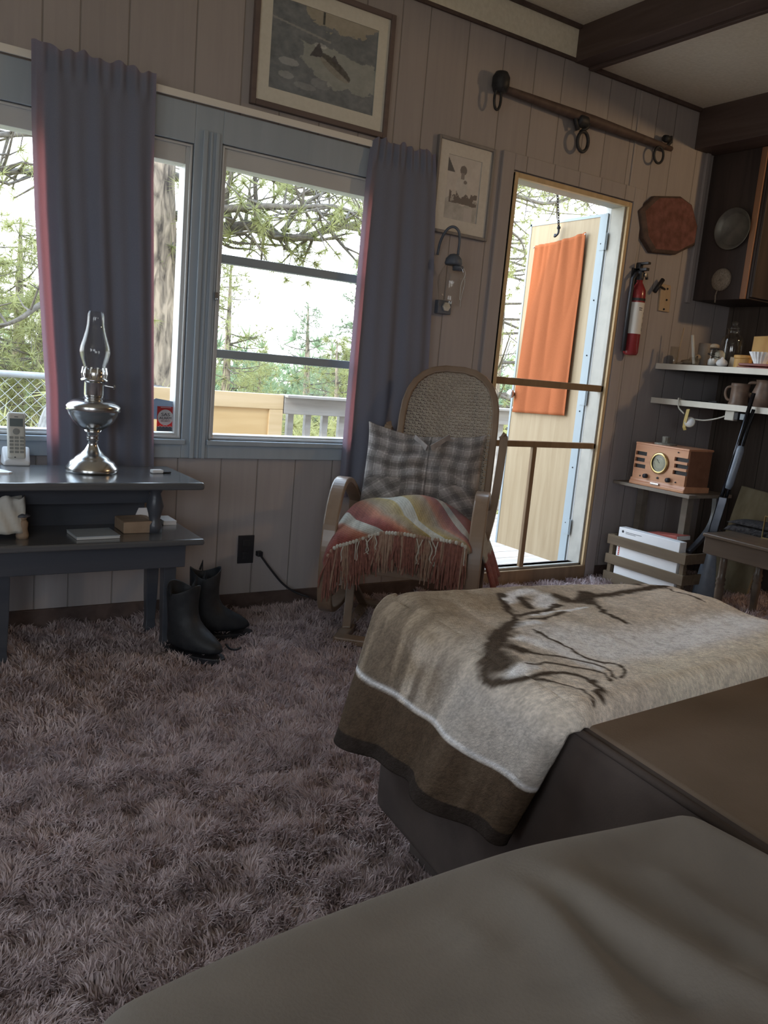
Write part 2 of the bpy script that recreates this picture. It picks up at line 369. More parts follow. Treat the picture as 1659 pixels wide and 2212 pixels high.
def win(name, W, fw, bars, ft=.05):
    r = sname(name); y0, y1 = .0, .07
    mb = MB()
    mb.span((W[0], y0, W[2]), (W[0]+fw, y1, W[3])); mb.span((W[1]-fw, y0, W[2]), (W[1], y1, W[3]))
    mb.span((W[0]+fw, y0, W[2]), (W[1]-fw, y1, W[2]+fw*.8)); mb.span((W[0]+fw, y0, W[3]-ft), (W[1]-fw, y1, W[3]))
    mb.span((W[0]+.004, -.012, W[2]+.004), (W[0]+.012, y0, W[3]-.004)); mb.span((W[1]-.012, -.012, W[2]+.004), (W[1]-.004, y0, W[3]-.004))
    mb.span((W[0]+.012, -.012, W[2]+.004), (W[1]-.012, y0, W[2]+.012)); mb.span((W[0]+.012, -.012, W[3]-.012), (W[1]-.012, y0, W[3]-.004))
    mb.build('window_frame', M['alu'], r, bevel=.002)
    for b in bars:
        MB().span((W[0]+fw, .012, b-.017), (W[1]-fw, .05, b+.017)).build('bar', M['alu_dark'], r, bevel=.003)
    zs = [W[2]+fw*.8]+list(bars)+[W[3]-ft]
    for i in range(len(zs)-1):
        MB().span((W[0]+fw-.004, .03, zs[i]), (W[1]-fw+.004, .034, zs[i+1])).build('pane', M['glass'], r)
    return r
win('window_1', WIN_A, .026, [], ft=.075)
w2 = win('window_2', WIN_B, .026, [1.082, 1.452], ft=.075)
mb = MB(); c = at_y(466, 640, -.02); mb.box(c, (.012, .02, .03)); mb.tube([c, c+np.array([.0, -.012, -.012])], .004, 6); mb.build('latch', M['steel'], w2)
mb = MB(); c = at_y(452, 946, -.02); mb.tube([c+np.array([-.01, -.01, -.012]), c+np.array([.008, -.01, .0]), c+np.array([.012, -.004, .012])], .003, 6); mb.build('crank', M['steel'], w2)

# ------------------------------------------------------------------ doorway: jamb, screen door, solid door
M['jambpaint'] = pm('jamb_paint', (.36, .345, .31), (.42, .40, .36), rough=.5, scale=12)
jam = sname('door_1')
mb = MB()
mb.span((DOOR[0]-.0, -.012, DOOR[2]), (DOOR[0]+.018, .11, DOOR[3])); mb.span((DOOR[1]-.018, -.012, DOOR[2]), (DOOR[1], .11, DOOR[3])); mb.span((DOOR[0]+.018, -.012, DOOR[3]-.02), (DOOR[1]-.018, .11, DOOR[3]))
mb.build('jamb', M['jambpaint'], jam, bevel=.003)
mb = MB(); mb.span((DOOR[0]+.0, -.014, DOOR[2]), (DOOR[0]+.021, .012, DOOR[3])); mb.span((DOOR[1]-.021, -.014, DOOR[2]), (DOOR[1], .012, DOOR[3])); mb.span((DOOR[0]+.021, -.014, DOOR[3]-.023), (DOOR[1]-.021, .012, DOOR[3])); mb.build('inner_edge', M['oak'], jam, bevel=.002)
mb = MB()
for a, b in (((DOOR[0]-.085, 0), (DOOR[0]-.012, 2.13)), ((DOOR[1]+.006, 0), (DOOR[1]+.08, 2.13))):
    mb.span((a[0], -.016, a[1]), (b[0], 0, b[1]))
mb.span((DOOR[0]-.012, -.016, DOOR[3]+.006), (DOOR[1]+.006, 0, 2.13))
mb.build('casing', M['panel'], jam, bevel=.004)
mb = MB(); mb.span((DOOR[0]-.0, -.02, .0), (DOOR[1], .11, DOOR[2])); mb.build('threshold', M['doorwood'], jam, bevel=.004)
# the screen door frame in the opening: two rails and one lower mullion, tied to the jamb
sd = sname('door_2')
y0, y1 = .004, .03
z1 = at_y(1192, 831, y0)[2]; z2 = at_y(1190, 961, y0)[2]
MB().span((DOOR[0]+.018, y0, z1-.018), (DOOR[1]-.018, y1, z1+.018)).build('rail', M['doorwood'], sd, bevel=.003)
MB().span((DOOR[0]+.018, y0, z2-.016), (DOOR[1]-.018, y1, z2+.016)).build('rail', M['doorwood'], sd, bevel=.003)
xm = at_y(1153, 1000, y0)[0]
MB().span((xm-.014, y0+.002, DOOR[2]), (xm+.014, y1-.002, z2-.016)).build('mullion', M['doorwood'], sd, bevel=.003)
mb = MB(); mb.span((DOOR[0]+.018, y0, DOOR[2]), (DOOR[1]-.018, y1, DOOR[2]+.012)); mb.span((DOOR[1]-.034, y0, DOOR[2]), (DOOR[1]-.018, y1, DOOR[3]-.02)); mb.span((DOOR[0]+.018, y0, DOOR[2]), (DOOR[0]+.028, y1, DOOR[3]-.02))
mb.build('stile', M['jambpaint'], sd, bevel=.002)
# the solid door, swung right out, hinged on the right
XD = 3.462
dr = sname('door_3')
dz0, dz1 = .05, 2.005
yd0, yd1 = .125, .735
MB().span((XD, yd0, dz0), (XD+.038, yd1, dz1)).build('door_panel', M['doorface'], dr, bevel=.002)
mb = MB(); mb.span((XD-.002, yd0-.004, dz0), (XD+.04, yd0, dz1)); mb.span((XD-.003, yd0-.004, dz0), (XD, yd0+.05, dz1)); mb.span((XD-.003, yd1-.012, dz0), (XD+.04, yd1+.003, dz1)); mb.span((XD-.003, yd0, dz1-.012), (XD+.04, yd1, dz1+.003))
mb.build('edge_strip', M['alu_dark'], dr)
mb = MB()
for z in (.30, .62, .94, 1.25, 1.55, 1.85): mb.ball((XD-.004, yd0+.022, z), .0045, 6, 4)
mb.build('screw', M['iron'], dr)
for z in (.28, 1.02, 1.86):
    mb = MB(); mb.span((XD-.006, yd0-.02, z-.045), (XD-.002, yd0+.03, z+.045)); mb.tube([(XD-.006, yd0-.01, z-.045), (XD-.006, yd0-.01, z+.045)], .006, 8); mb.build('hinge', M['alu_dark'], dr)
kn = at_x(1101, 850, XD)
mb = MB(); Rk = Matrix.Rotation(-PI/2, 3, 'Y'); mb.lathe([(.028, 0), (.028, .006), (.011, .01), (.011, .035), (.024, .042), (.028, .055), (.022, .066), (.001, .068)], (XD-.001, .69, kn[2]), 18, M=Rk)
mb.build('knob', M['steel'], dr, smooth=True)
mb = MB(); mb.lathe([(.02, 0), (.02, .012), (.001, .014)], (XD-.001, .69, kn[2]-.09), 14, M=Rk); mb.build('deadbolt', M['steel'], dr, smooth=True)
# outer metal jamb on the right
mb = MB(); mb.span((DOOR[1]-.018, .11, .05), (DOOR[1]+.02, .15, 2.08)); mb.span((DOOR[0]-.02, .11, .05), (DOOR[0]+.006, .15, 2.08)); mb.span((DOOR[0]-.02, .11, 2.05), (DOOR[1]+.02, .15, 2.09)); mb.build('weather_jamb', M['alu'], jam)
# ------------------------------------------------------------------ curtains and rod
r = thing('curtain_rod', 'flat cream curtain rod running above the two windows', 'curtain rod', (.6, -.03, 2.0))
MB().span((-1.6, -.008, -.013), (1.29, .0, .013)).build('rail', M['rod'], r, bevel=.002)
mb = MB(); mb.span((1.275, -.0, -.013), (1.29, .03, .013)); mb.build('bracket', M['rod'], r)
M['light_stop'] = pm('curtain_light_stop', (.10, .09, .10), rough=.9)  # unseen opaque backing added to block daylight behind all but the edge
def curtain(name, label, left, right, ztop, zbot, folds, depth, seed, y0=-.075):
    rn = np.random.default_rng(seed); ph = rn.uniform(0, 6, 6)
    lz = [p[1] for p in left][::-1]; lx = [p[0] for p in left][::-1]; rz = [p[1] for p in right][::-1]; rx = [p[0] for p in right][::-1]
    def fn(u, v):
        z = zbot+(ztop-zbot)*v
        if v > .965: z += .007*math.sin(u*19+ph[0])+.005*math.sin(u*47+ph[1])
        a = np.interp(z, lz, lx); b = np.interp(z, rz, rx)
        uu = u+.012*math.sin(u*folds*6+ph[2])*(1-v)
        x = a+(b-a)*uu
        env = .35+.65*min(1, (1-v)*2.2)
        y = y0-depth*env*(.5*math.sin(uu*folds*2*PI+ph[3])+.35*math.sin(uu*folds*3.7*PI+ph[4]+v*.6))
        if v > .94: y += .006*math.sin(u*60)
        if u < .03: y += .022*(1-u/.03)
        return (x, y, z)
    o = tag(MB().sheet(120, 60, fn).build(name, M['curtain'], smooth=True), label, 'curtain', 'plum window curtains')
    def ln(u, v):
        q = fn(.085+.90*u, v*.985+.0); return (q[0], q[1]+.006, q[2])
    MB().sheet(100, 50, ln).build('light_stop', M['light_stop'], o, smooth=True)
    return o
curtain('curtain', 'dark plum curtain hanging behind the oil lamp', [(.525, 2.06), (.53, 1.8), (.545, 1.5), (.575, 1.1), (.592, .9), (.603, .6)], [(.935, 2.06), (.94, 1.7), (.955, 1.4), (.985, .7), (.99, .6)], 2.035, .56, 3.2, .020, 3)
curtain('curtain', 'dark plum curtain hanging between the awning window and the small framed photo', [(1.86, 2.06), (1.846, 1.85), (1.838, 1.5), (1.832, .9), (1.83, .5)], [(2.175, 2.06), (2.2, 1.9), (2.235, 1.5), (2.262, 1.0), (2.28, .5)], 2.025, .5, 2.6, .016, 5, y0=-.048)

# ------------------------------------------------------------------ pictures
def art_fish(u, v):
    n = fbm(u*14, v*14, 31, 4); n2 = fbm(u*40, v*40, 37, 3)
    base = np.stack([.14+.13*n, .16+.14*n, .18+.15*n], -1)
    nn = (n-.5)*.22; river = (v < .66-.10*u+nn*.6) & (v > .20+.9*np.maximum(0, .62-u)**1.3+nn)
    rv = np.stack([.30+.12*n, .33+.12*n, .32+.12*n], -1)
    base = np.where((river & (u > .28+nn))[..., None], rv, base)
    sky = ((v > .80+nn+.5*np.abs(u-.62)**1.2) & (u > .3))
    base = np.where(sky[..., None], np.stack([.36+.1*n, .34+.1*n, .28+.1*n], -1), base)
    for (cx, cy, a, b, s) in ((.17, .34, .09, .045, .17), (.15, .19, .07, .04, .15), (.33, .12, .10, .04, .09), (.45, .62, .06, .03, .2), (.48, .2, .1, .06, .06)):
        m = ((u-cx)/a)**2+((v-cy)/b)**2 < 1+.5*(n-.5)
        base = np.where(m[..., None], base+s, base)
    # the fish, nose down to the right
    ca, sa = math.cos(math.radians(-30)), math.sin(math.radians(-30))
    x = (u-.60)*ca+(v-.42)*.8*sa; y = -(u-.60)*sa+(v-.42)*.8*ca
    body = (np.abs(x) < .17) & (np.abs(y) < .062*np.sqrt(np.clip(1-(x/.175)**2, 0, 1)))
    base = np.where(body[..., None], np.where((y > -.004)[..., None], np.array([.10, .10, .095])+.05*n2[..., None], np.array([.30, .30, .27])+.05*n2[..., None]), base)
    tail = (x < -.15) & (x > -.235) & (np.abs(y) < .02+(-x-.15)*.75)
    fin = (np.abs(x+.03) < .04) & (y > .04) & (y < .085-(x+.05)*.5)
    base = np.where((tail | fin)[..., None], np.array([.11, .11, .12]), base)
    line = np.abs(v-(.78-.17*u)) < .008+.006*n
    base = np.where((line & (u < .55))[..., None], np.array([.34, .35, .36]), base)
    tree = (np.abs(u-.47) < .008) & (v > .86)
    base = np.where(tree[..., None], np.array([.09, .10, .10]), base)
    return np.clip(base+(n2[..., None]-.5)*.06, .02, 1)
def art_photo(u, v):
    n = fbm(u*9, v*12, 51, 4)
    base = np.stack([.52+.12*n, .50+.12*n, .49+.12*n], -1)
    lo = v < .30+.06*np.sin(u*9); base = np.where(lo[..., None], np.stack([.30+.25*n]*3, -1), base)
    bush = (np.abs(v-.36) < .07+.05*n) & ((u > .12) & (u < .95)); base = np.where((bush & (n > .42))[..., None], np.array([.13, .12, .13]), base)
    body = (((u-.47)/.17)**2+((v-.55)/.17)**2 < 1); base = np.where(body[..., None], np.stack([.46+.15*n]*3, -1), base)
    head = ((u-.48)/.10)**2+((v-.80)/.075)**2 < 1; base = np.where(head[..., None], np.array([.17, .16, .17]), base)
    neck = (np.abs(u-.47) < .05) & (v > .66) & (v < .76); base = np.where(neck[..., None], np.array([.25, .24, .25]), base)
    hair = ((u-.56)/.05)**2+((v-.62)/.03)**2 < 1; base = np.where(hair[..., None], np.array([.2, .19, .2]), base)
    roof = (u < .24) & (v > .74) & (v < .96-1.0*u+.02) & (v > .70+.2*u); base = np.where(roof[..., None], np.array([.10, .11, .13]), base)
    leg = (np.abs(u-.72) < .12) & (v < .22); base = np.where(leg[..., None], np.array([.5, .49, .5]), base)
    return np.clip(base, .02, 1)
M['art'] = pm('printed_art', (1, 1, 1), rough=.45, attr='pattern')
M['mat'] = pm('cream_mat_board', (.68, .67, .60), (.72, .71, .64), rough=.7, scale=60)
M['mat2'] = pm('pale_mat_board', (.64, .61, .56), (.68, .65, .60), rough=.7, scale=60)
M['frame2'] = wood('grey_frame', (.20, .185, .185), (.26, .245, .245), axis=2); M['bluemetal'] = pm('dark_blue_metal', (.10, .12, .155), (.13, .15, .19), rough=.45, scale=20)
M['frame'] = wood('frame_wood', (.13, .10, .095), (.18, .14, .13), axis=0, rough=.5)
def picture(label, x0, x1, z0, z1, mat_w, frame_w, fn, nu, nv, fmat, mmat, y=-.022):
    cx, cz = (x0+x1)/2, (z0+z1)/2; r = thing('picture_frame', label, 'picture', (cx, 0, cz)); w, h = (x1-x0)/2, (z1-z0)/2
    mb = MB()
    for s in (-1, 1):
        mb.span((s*(w+frame_w), y, -h-frame_w), (s*w, -.0, h+frame_w)); mb.span((-w, y, s*(h+frame_w)), (w, -.0, s*h))
    mb.build('frame', fmat, r, bevel=.003)
    a, b = w-mat_w[0], h-mat_w[1]; mb = MB()
    for s in (-1, 1): mb.span((s*w, -.012, -h), (s*a, -.004, h)); mb.span((-a, -.012, s*h), (a, -.004, s*b))
    mb.build('mat', mmat, r)
    mb = MB(); mb.sheet(nu, nv, lambda u, v: (-a+2*a*u, -.008, -b+2*b*v))
    U, V = np.meshgrid(np.linspace(0, 1, nu), np.linspace(0, 1, nv), indexing='ij')
    mb.build('print', M['art'], r, colors=fn(U, V).reshape(-1, 3))
    return r
picture('large framed print of a leaping fish hanging above the awning window', 1.338, 1.918, 2.06, 2.50, (.052, .055), .022, art_fish, 150, 120, M['frame'], M['mat'])
picture('small framed black and white photo of a person beside the door', 2.226, 2.522, 1.722, 2.105, (.052, .055), .014, art_photo, 90, 120, M['frame2'], M['mat2'])

# ------------------------------------------------------------------ hanging glass lamp and wall box by the curtain
r = thing('wall_lamp', 'gooseneck wall lamp with a clear glass shade below the small framed photo', 'lamp', tuple(at_y(955, 540)))
o0 = at_y(955, 540); L_ = lambda u, v, y=-.05: at_y(u, v, y)-o0
MB().tube(spline([L_(945, 550, -.01), L_(952, 520, -.03), L_(966, 496, -.06), L_(980, 490, -.08), L_(991, 500, -.09), L_(993, 520, -.09), L_(989, 552, -.09)], 6), .006, 8).build('arm', M['bluemetal'], r, smooth=True)
c = L_(980, 563, -.09); mb = MB(); mb.lathe([(.004, .03), (.02, .026), (.036, .008), (.040, -.012), (.036, -.02), (.002, -.018)], c, 20); mb.build('cap', M['bluemetal'], r, smooth=True)
mb = MB(); mb.lathe([(.012, -.005), (.026, -.012), (.024, -.03), (.002, -.03)], c+np.array([.028, 0, -.01]), 12); mb.build('switch_knob', M['bluemetal'], r, smooth=True)
mb = MB(); mb.lathe([(.036, -.02), (.046, -.035), (.062, -.07), (.064, -.10), (.055, -.15), (.052, -.185), (.055, -.20)], c, 28, cap=False); mb.build('glass_shade', M['lampglass'], r, smooth=True)
MB().tube(spline([L_(1000, 578, -.05), L_(1005, 592, -.05), L_(996, 615, -.05), L_(993, 648, -.05)], 6), .0022, 6).build('chain_pull', M['white'], r)
r = thing('thermostat', 'small dark square wall box with a pale hexagonal dial under the wall lamp', 'thermostat', tuple(at_y(953, 664)))
MB().box((0, -.0135, 0), (.078, .028, .062)).build('case', M['bluemetal'], r, bevel=.004)
mb = MB(); mb.lathe([(.021, 0), (.021, .008), (.001, .009)], (.006, -.028, .003), 6, M=Matrix.Rotation(PI/2, 3, 'X')); mb.build('dial', M['cwhite'], r)

# ------------------------------------------------------------------ singletree with iron rings above the door
pL, pR = at_y(1078, 188, -.04), at_y(1450, 322, -.04); r = thing('singletree', 'old wooden singletree bar with iron rings hanging above the door', 'wall ornament', tuple(pL))
d = pR-pL; mb = MB(); pts = [d*t for t in (0, .08, .25, .5, .75, .94, 1)]
mb.tube(pts, [.014, .018, .021, .026, .021, .017, .013], 10); mb.build('bar', M['beam'], r, smooth=True)
def ring(c, ra, rb, t, name='ring'):
    mb = MB(); mb.tube([np.array([c[0]+ra*math.cos(a), c[1], c[2]+rb*math.sin(a)]) for a in np.linspace(PI/2, PI/2+2*PI, 25)], t, 8, cap=False, up=(0, 1, 0)); return mb.build(name, M['iron'], r, smooth=True)
mb = MB(); e = at_y(1082, 178, -.045)-pL
mb.lathe([(.002, -.045), (.03, -.04), (.04, -.015), (.04, .02), (.028, .042), (.002, .046)], e, 16); mb.build('end_cap', M['iron'], r, smooth=True)
ring(at_y(1075, 214, -.05)-pL, .019, .045, .006)
cm = at_y(1257, 262, -.045)-pL; mb = MB(); mb.tube([cm+np.array(q) for q in ((-.03, 0, .03), (-.045, 0, 0), (-.02, 0, -.045))], .011, 8); mb.tube([cm+np.array(q) for q in ((.055, 0, .01), (.04, 0, -.02), (0, 0, -.05))], .010, 8); mb.lathe([(.025, -.03), (.03, -.02), (.03, .02), (.025, .03)], cm, 14, M=Matrix.Rotation(PI/2, 3, 'Y')); mb.build('clevis', M['iron'], r, smooth=True)
ring(at_y(1259, 306, -.05)-pL, .036, .046, .0085)
cm = at_y(1440, 300, -.045)-pL; mb = MB(); mb.tube([cm+np.array(q) for q in ((.03, 0, .02), (.035, 0, -.01), (.012, 0, -.03), (-.01, 0, -.045))], .010, 8); mb.lathe([(.016, -.02), (.02, 0), (.016, .02)], cm, 12, M=Matrix.Rotation(PI/2, 3, 'Y')); mb.build('hook', M['iron'], r, smooth=True)
ring(at_y(1423, 335, -.05)-pL, .036, .040, .0065)

# ------------------------------------------------------------------ things on the wall right of the door
c = at_y(1441, 486, -.03); r = thing('wall_plaque', 'reddish brown eight sided dished plaque on the wall above the fire extinguisher', 'plaque', tuple(c))
M['redleather'] = pm('red_brown_leather', (.13, .055, .045), (.22, .095, .085), rough=.75, scale=25, bump=.5, bscale=60)
M['redleather2'] = pm('dark_brown_rim', (.085, .06, .05), (.13, .085, .07), rough=.8, scale=25, bump=.5)
out = [at_y(u, v, -.03)-c for u, v in ((1382, 455), (1416, 423), (1470, 424), (1494, 442), (1506, 490), (1500, 530), (1460, 550), (1408, 545), (1390, 515))]
inn = [np.array([.90*q[0]+.008, -.012, .90*q[2]+.004]) for q in out]
mb = MB(); n = len(out); mb.add(out+inn+[q+np.array([0, .028, 0]) for q in out], [(i, (i+1) % n, n+(i+1) % n, n+i) for i in range(n)]+[(i, 2*n+i, 2*n+(i+1) % n, (i+1) % n) for i in range(n)]); mb.build('rim', M['redleather2'], r, bevel=.006)
mb = MB(); cc = np.array([.01, .0, .0]); mid = [q*.5+np.array([0, -.004, 0]) for q in inn]
mb.add(inn+mid+[cc+np.array([0, -.016, 0])], [(i, (i+1) % n, n+(i+1) % n, n+i) for i in range(n)]+[(n+i, n+(i+1) % n, 2*n) for i in range(n)]); mb.build('face', M['redleather'], r)
# fire extinguisher
b = at_y(1365, 768, -.07); t = at_y(1392, 575, -.07); r = thing('fire_extinguisher', 'red fire extinguisher with a white label hanging beside the door', 'fire extinguisher', (b[0], -.055, b[2]))
h = .50; sc = .041
mb = MB(); mb.lathe([(.0, 0), (sc*.85, .003), (sc, .016), (sc, .315), (sc*.93, .345), (sc*.6, .372), (.016, .385), (.016, .40)], (0, 0, 0), 28); mb.build('cylinder', M['red'], r, smooth=True)
mb = MB(); a0, a1 = PI*.98, PI*1.95
mb.sheet(22, 2, lambda u, v: ((sc+.0008)*math.cos(a0+(a1-a0)*u), (sc+.0008)*math.sin(a0+(a1-a0)*u), .115+.165*v)); mb.build('label_sheet', M['label'], r, smooth=True)
mb = MB()
def onlab(a, z, w, hh):
    mb.sheet(4, 2, lambda u, v: ((sc+.0014)*math.cos(a+w*(u-.5)), (sc+.0014)*math.sin(a+w*(u-.5)), z+hh*(v-.5)))
for (a, z, w, hh) in ((5.65, .225, .16, .011), (5.62, .20, .13, .009), (5.6, .165, .12, .02), (5.75, .165, .08, .016), (5.55, .14, .1, .018), (5.75, .138, .12, .014), (4.9, .25, .5, .004), (4.9, .24, .4, .004)):
    mb = MB(); onlab(a-.42, z, w, hh); mb.build('print_mark', M['ink'], r)
mb = MB(); mb.lathe([(.016, .395), (.018, .41), (.018, .44), (.012, .45)], (0, 0, 0), 12); mb.span((-.012, -.045, .445), (.012, .035, .46)); mb.span((-.01, -.05, .478), (.012, .03, .49)); mb.span((-.012, .0, .44), (.012, .03, .488)); mb.tube([(.012, -.01, .43), (.035, -.01, .425), (.04, -.012, .405)], .008, 8); mb.build('valve', M['black'], r, bevel=.002)
mb = MB(); mb.lathe([(.012, 0), (.012, .006), (.001, .007)], (.016, -.02, .425), 12, M=Matrix.Rotation(PI/2, 3, 'X')); mb.build('gauge', M['steel'], r)
mb = MB(); mb.tube([(-.03, .0, .43), (-.055, -.0, .40), (-.058, 0, .25), (-.056, 0, .02)], .0115, 8); mb.build('hose', M['black'], r, smooth=True)
mb = MB(); mb.span((-.03, .03, .05), (.02, .055, .46)); mb.lathe([(sc+.001, .288), (sc+.001, .302)], (0, 0, 0), 28, cap=False); mb.build('bracket', M['iron'], r)
# key board
c = at_y(1434, 640, -.012); r = thing('peg_board', 'small pale wooden peg board with a dark handle right of the fire extinguisher', 'peg board', tuple(c))
pl = [at_y(u, v, -.012)-c for u, v in ((1429, 612), (1450, 617), (1446, 675), (1423, 671))]; M['pegwood'] = wood('peg_board_wood', (.42, .31, .2), (.5, .38, .26), rough=.6)
MB().prism(pl, (0, 0, 0), (0, .014, 0)).build('board', M['pegwood'], r, bevel=.003)
mb = MB()
for u, v in ((1442, 624), (1440, 648), (1434, 668)): MB().ball(at_y(u, v, -.014)-c, .006, 8, 5).build('peg', M['iron'], r)
mb = MB(); mb.tube([at_y(1414, 630, -.03)-c, at_y(1432, 604, -.03)-c], .012, 10); mb.tube([at_y(1424, 617, -.03)-c, at_y(1436, 625, -.012)-c], .006, 8); mb.build('handle', M['black'], r, smooth=True)
# outlet and cord
c = at_y(530, 1186, 0); r = thing('wall_outlet', 'dark double outlet plate low on the panelled wall beside the rocking chair', 'outlet', (c[0], 0, c[2]))
MB().box((0, -.004, 0), (.072, .008, .122)).build('plate', M['black'], r, bevel=.002)
MB().box((0, -.009, .026), (.034, .004, .03)).build('socket', M['iron'], r, bevel=.003); MB().box((0, -.009, -.026), (.034, .004, .03)).build('socket', M['iron'], r, bevel=.003)
o = MB().tube(spline([at_y(560, 1196, -.012), at_y(585, 1230, -.02), at_y(612, 1262, -.03), at_y(640, 1280, -.05), at_y(668, 1290, -.08)], 6), .0045, 8).build('power_cord', M['black'], smooth=True)
tag(o, 'black power cord sagging along the wall right of the dark outlet', 'cord')
MB().box(at_y(560, 1196, -.014), (.024, .028, .022)).build('plug', M['black'], o, bevel=.003)

# ------------------------------------------------------------------ cloth and chain on the open door
a = [at_x(1157, 531, XD-.012), at_x(1268, 502, XD-.012), at_x(1108, 890, XD-.012), at_x(1221, 898, XD-.012)]
def oc(u, v):
    top = a[0]*(1-u)+a[1]*u; bot = a[2]*(1-u)+a[3]*u; p = top*v+bot*(1-v)
    f = .006*math.sin(u*34)*max(0, (v-.72)/.28)+.010*math.sin(u*9+v*2.2+.4)*(1-v*.6)+.006*math.sin(u*17-v*3)
    p = p+np.array([-abs(f)-.003, 0, -.008*math.sin(u*PI)*v]); return p
o = MB().sheet(70, 60, oc).build('door_curtain', M['orange'], smooth=True, solid=.002); tag(o, 'orange cloth curtain tacked flat to the open door', 'curtain')
mb = MB()
for q in (a[0], a[1]): MB().ball(q+np.array([-.012, 0, -.012]), .005, 8, 5).build('tack', M['steel'], o)
r = thing('door_chain', 'thin dark chain hanging from the door head with a hook end', 'chain', tuple(at_y(1204, 405, .10)))
p0 = at_y(1204, 405, .10); p1 = at_x(1207, 492, XD-.03); d = p1-p0; mb = MB(); nl = 15
for i in range(nl):
    c = d*((i+.5)/nl); e = d/np.linalg.norm(d)*.5*np.linalg.norm(d)/nl*1.5; s = np.array([.006, 0, 0]) if i % 2 else np.array([0, .006, 0])
    mb.tube([c+e*math.cos(t)+s*math.sin(t) for t in np.linspace(0, 2*PI, 9)], .0024, 5, cap=False)
mb.build('links', M['iron'], r)
mb = MB(); mb.tube(spline([d, d+np.array([0, 0, -.03]), d+np.array([-.012, .012, -.05]), d+np.array([-.004, .02, -.035])], 5), .006, 8); mb.ball(d, .011, 8, 6); mb.build('hook', M['iron'], r, smooth=True)
# ------------------------------------------------------------------ two tier table by the window
TX0, TX1, TY0, TY1, TZ = .16, 1.02, -.525, -.12, .642
r = thing('side_table', 'dark wooden two tier side table under the window at the left', 'table', ((TX0+TX1)/2, (TY0+TY1)/2, 0)); ox, oy = (TX0+TX1)/2, (TY0+TY1)/2
def tb(a, b): return ((a[0]-ox, a[1]-oy, a[2]), (b[0]-ox, b[1]-oy, b[2]))
MB().span(*tb((TX0, TY0, TZ-.026), (TX1, TY1, TZ))).build('tabletop', M['tabletop'], r, bevel=.009, seg=3)
MB().span(*tb((TX0-.01, TY0-.01, .425), (TX1+.005, TY1, .447))).build('lower_shelf', M['tabletop'], r, bevel=.007, seg=3)
mb = MB(); mb.span(*tb((TX0+.05, TY0+.05, .335), (TX1-.04, TY0+.07, .425))); mb.span(*tb((TX0+.05, TY1-.05, .335), (TX1-.04, TY1-.03, .425))); mb.span(*tb((TX1-.06, TY0+.07, .335), (TX1-.04, TY1-.05, .425))); mb.span(*tb((TX0+.05, TY0+.07, .335), (TX0+.07, TY1-.05, .425)))
mb.build('apron', M['darkwood'], r, bevel=.003)
mb = MB(); mb.span(*tb((TX0+.10, TY1-.12, .447), (TX1-.12, TY1-.10, TZ-.026))); mb.span(*tb((TX0+.12, TY1-.24, .545), (TX1-.14, TY1-.12, TZ-.026))); mb.build('back_panel', M['darkwood'], r)
for x in (TX0+.245, TX1-.06):
    for y in (TY0+.17, TY1-.04):
        mb = MB(); mb.lathe([(.024, 0), (.028, .02), (.024, .05), (.03, .16), (.033, .30), (.030, .335)], (x-ox, y-oy, 0), 4, M=Matrix.Rotation(PI/4, 3, 'Z')); mb.build('leg', M['darkwood'], r, bevel=.003)
for x in (TX0+.20, TX1-.13):
    mb = MB(); q = (x-ox, TY0+.13-oy, 0); mb.lathe([(.026, .447), (.026, .475), (.018, .49), (.022, .51), (.03, .54), (.022, .57), (.018, .585), (.026, .6), (.026, TZ-.026)], q, 16); mb.build('post', M['darkwood'], r, smooth=True)
# oil lamp
lp = at_z(203, 1016, TZ); LS = 1.0
base = at_z(203, 1022, TZ); scl = .338/350.0*1.0
r = thing('oil_lamp', 'nickel oil lamp with a tall clear glass chimney standing on the side table', 'lamp', (base[0], base[1]+.03, TZ))
S = .00149
def pr(l): return [(a*S, b*S) for a, b in l]
# profile measured in photo pixels: base, stem, font, burner
mb = MB(); mb.lathe(pr([(0, 0), (57, 0), (58, 5), (57, 12), (52, 18), (50, 24), (41, 30), (38, 34), (30, 41), (27, 43), (18, 52), (12, 62), (11, 72), (15, 75), (13, 80), (15, 90), (20, 98)]), n=40); mb.build('foot', M['nickel'], r, smooth=True)
mb = MB(); mb.lathe(pr([(20, 98), (34, 106), (45, 117), (54, 133), (57, 141), (60, 143), (58, 147), (60, 151), (55, 157), (46, 164), (34, 168), (24, 170), (21, 175)]), n=40); mb.build('font', M['nickel'], r, smooth=True)
mb = MB(); mb.lathe(pr([(21, 175), (22, 178), (22, 205), (24, 208), (30, 209), (30, 213), (25, 216), (27, 226), (25, 237)]), n=32); mb.build('burner', M['nickel'], r, smooth=True)
mb = MB()
for k in range(12):
    a = 2*PI*k/12; mb.tube([(25*S*math.cos(a), 25*S*math.sin(a), 212*S), (28*S*math.cos(a), 28*S*math.sin(a), 226*S), (25.5*S*math.cos(a), 25.5*S*math.sin(a), 240*S)], .0032, 5)
mb.build('gallery_prong', M['nickel'], r)
mb = MB(); mb.tube([(.033, 0, 200*S), (.062, -.01, 198*S)], .0025, 6); mb.lathe([(.009, -.002), (.009, .002)], (.064, -.0104, 198*S), 12, M=Matrix.Rotation(PI/2, 3, 'Y')); mb.build('wick_knob', M['nickel'], r)
mb = MB(); mb.lathe(pr([(24, 226), (24, 238), (26, 246), (31, 260), (34, 274), (32.5, 286), (27, 304), (22, 322), (19.5, 336), (18.6, 350), (18.6, 364)]), n=40, cap=False); mb.build('chimney', M['lampglass'], r, smooth=True, solid=.002, offset=-1)
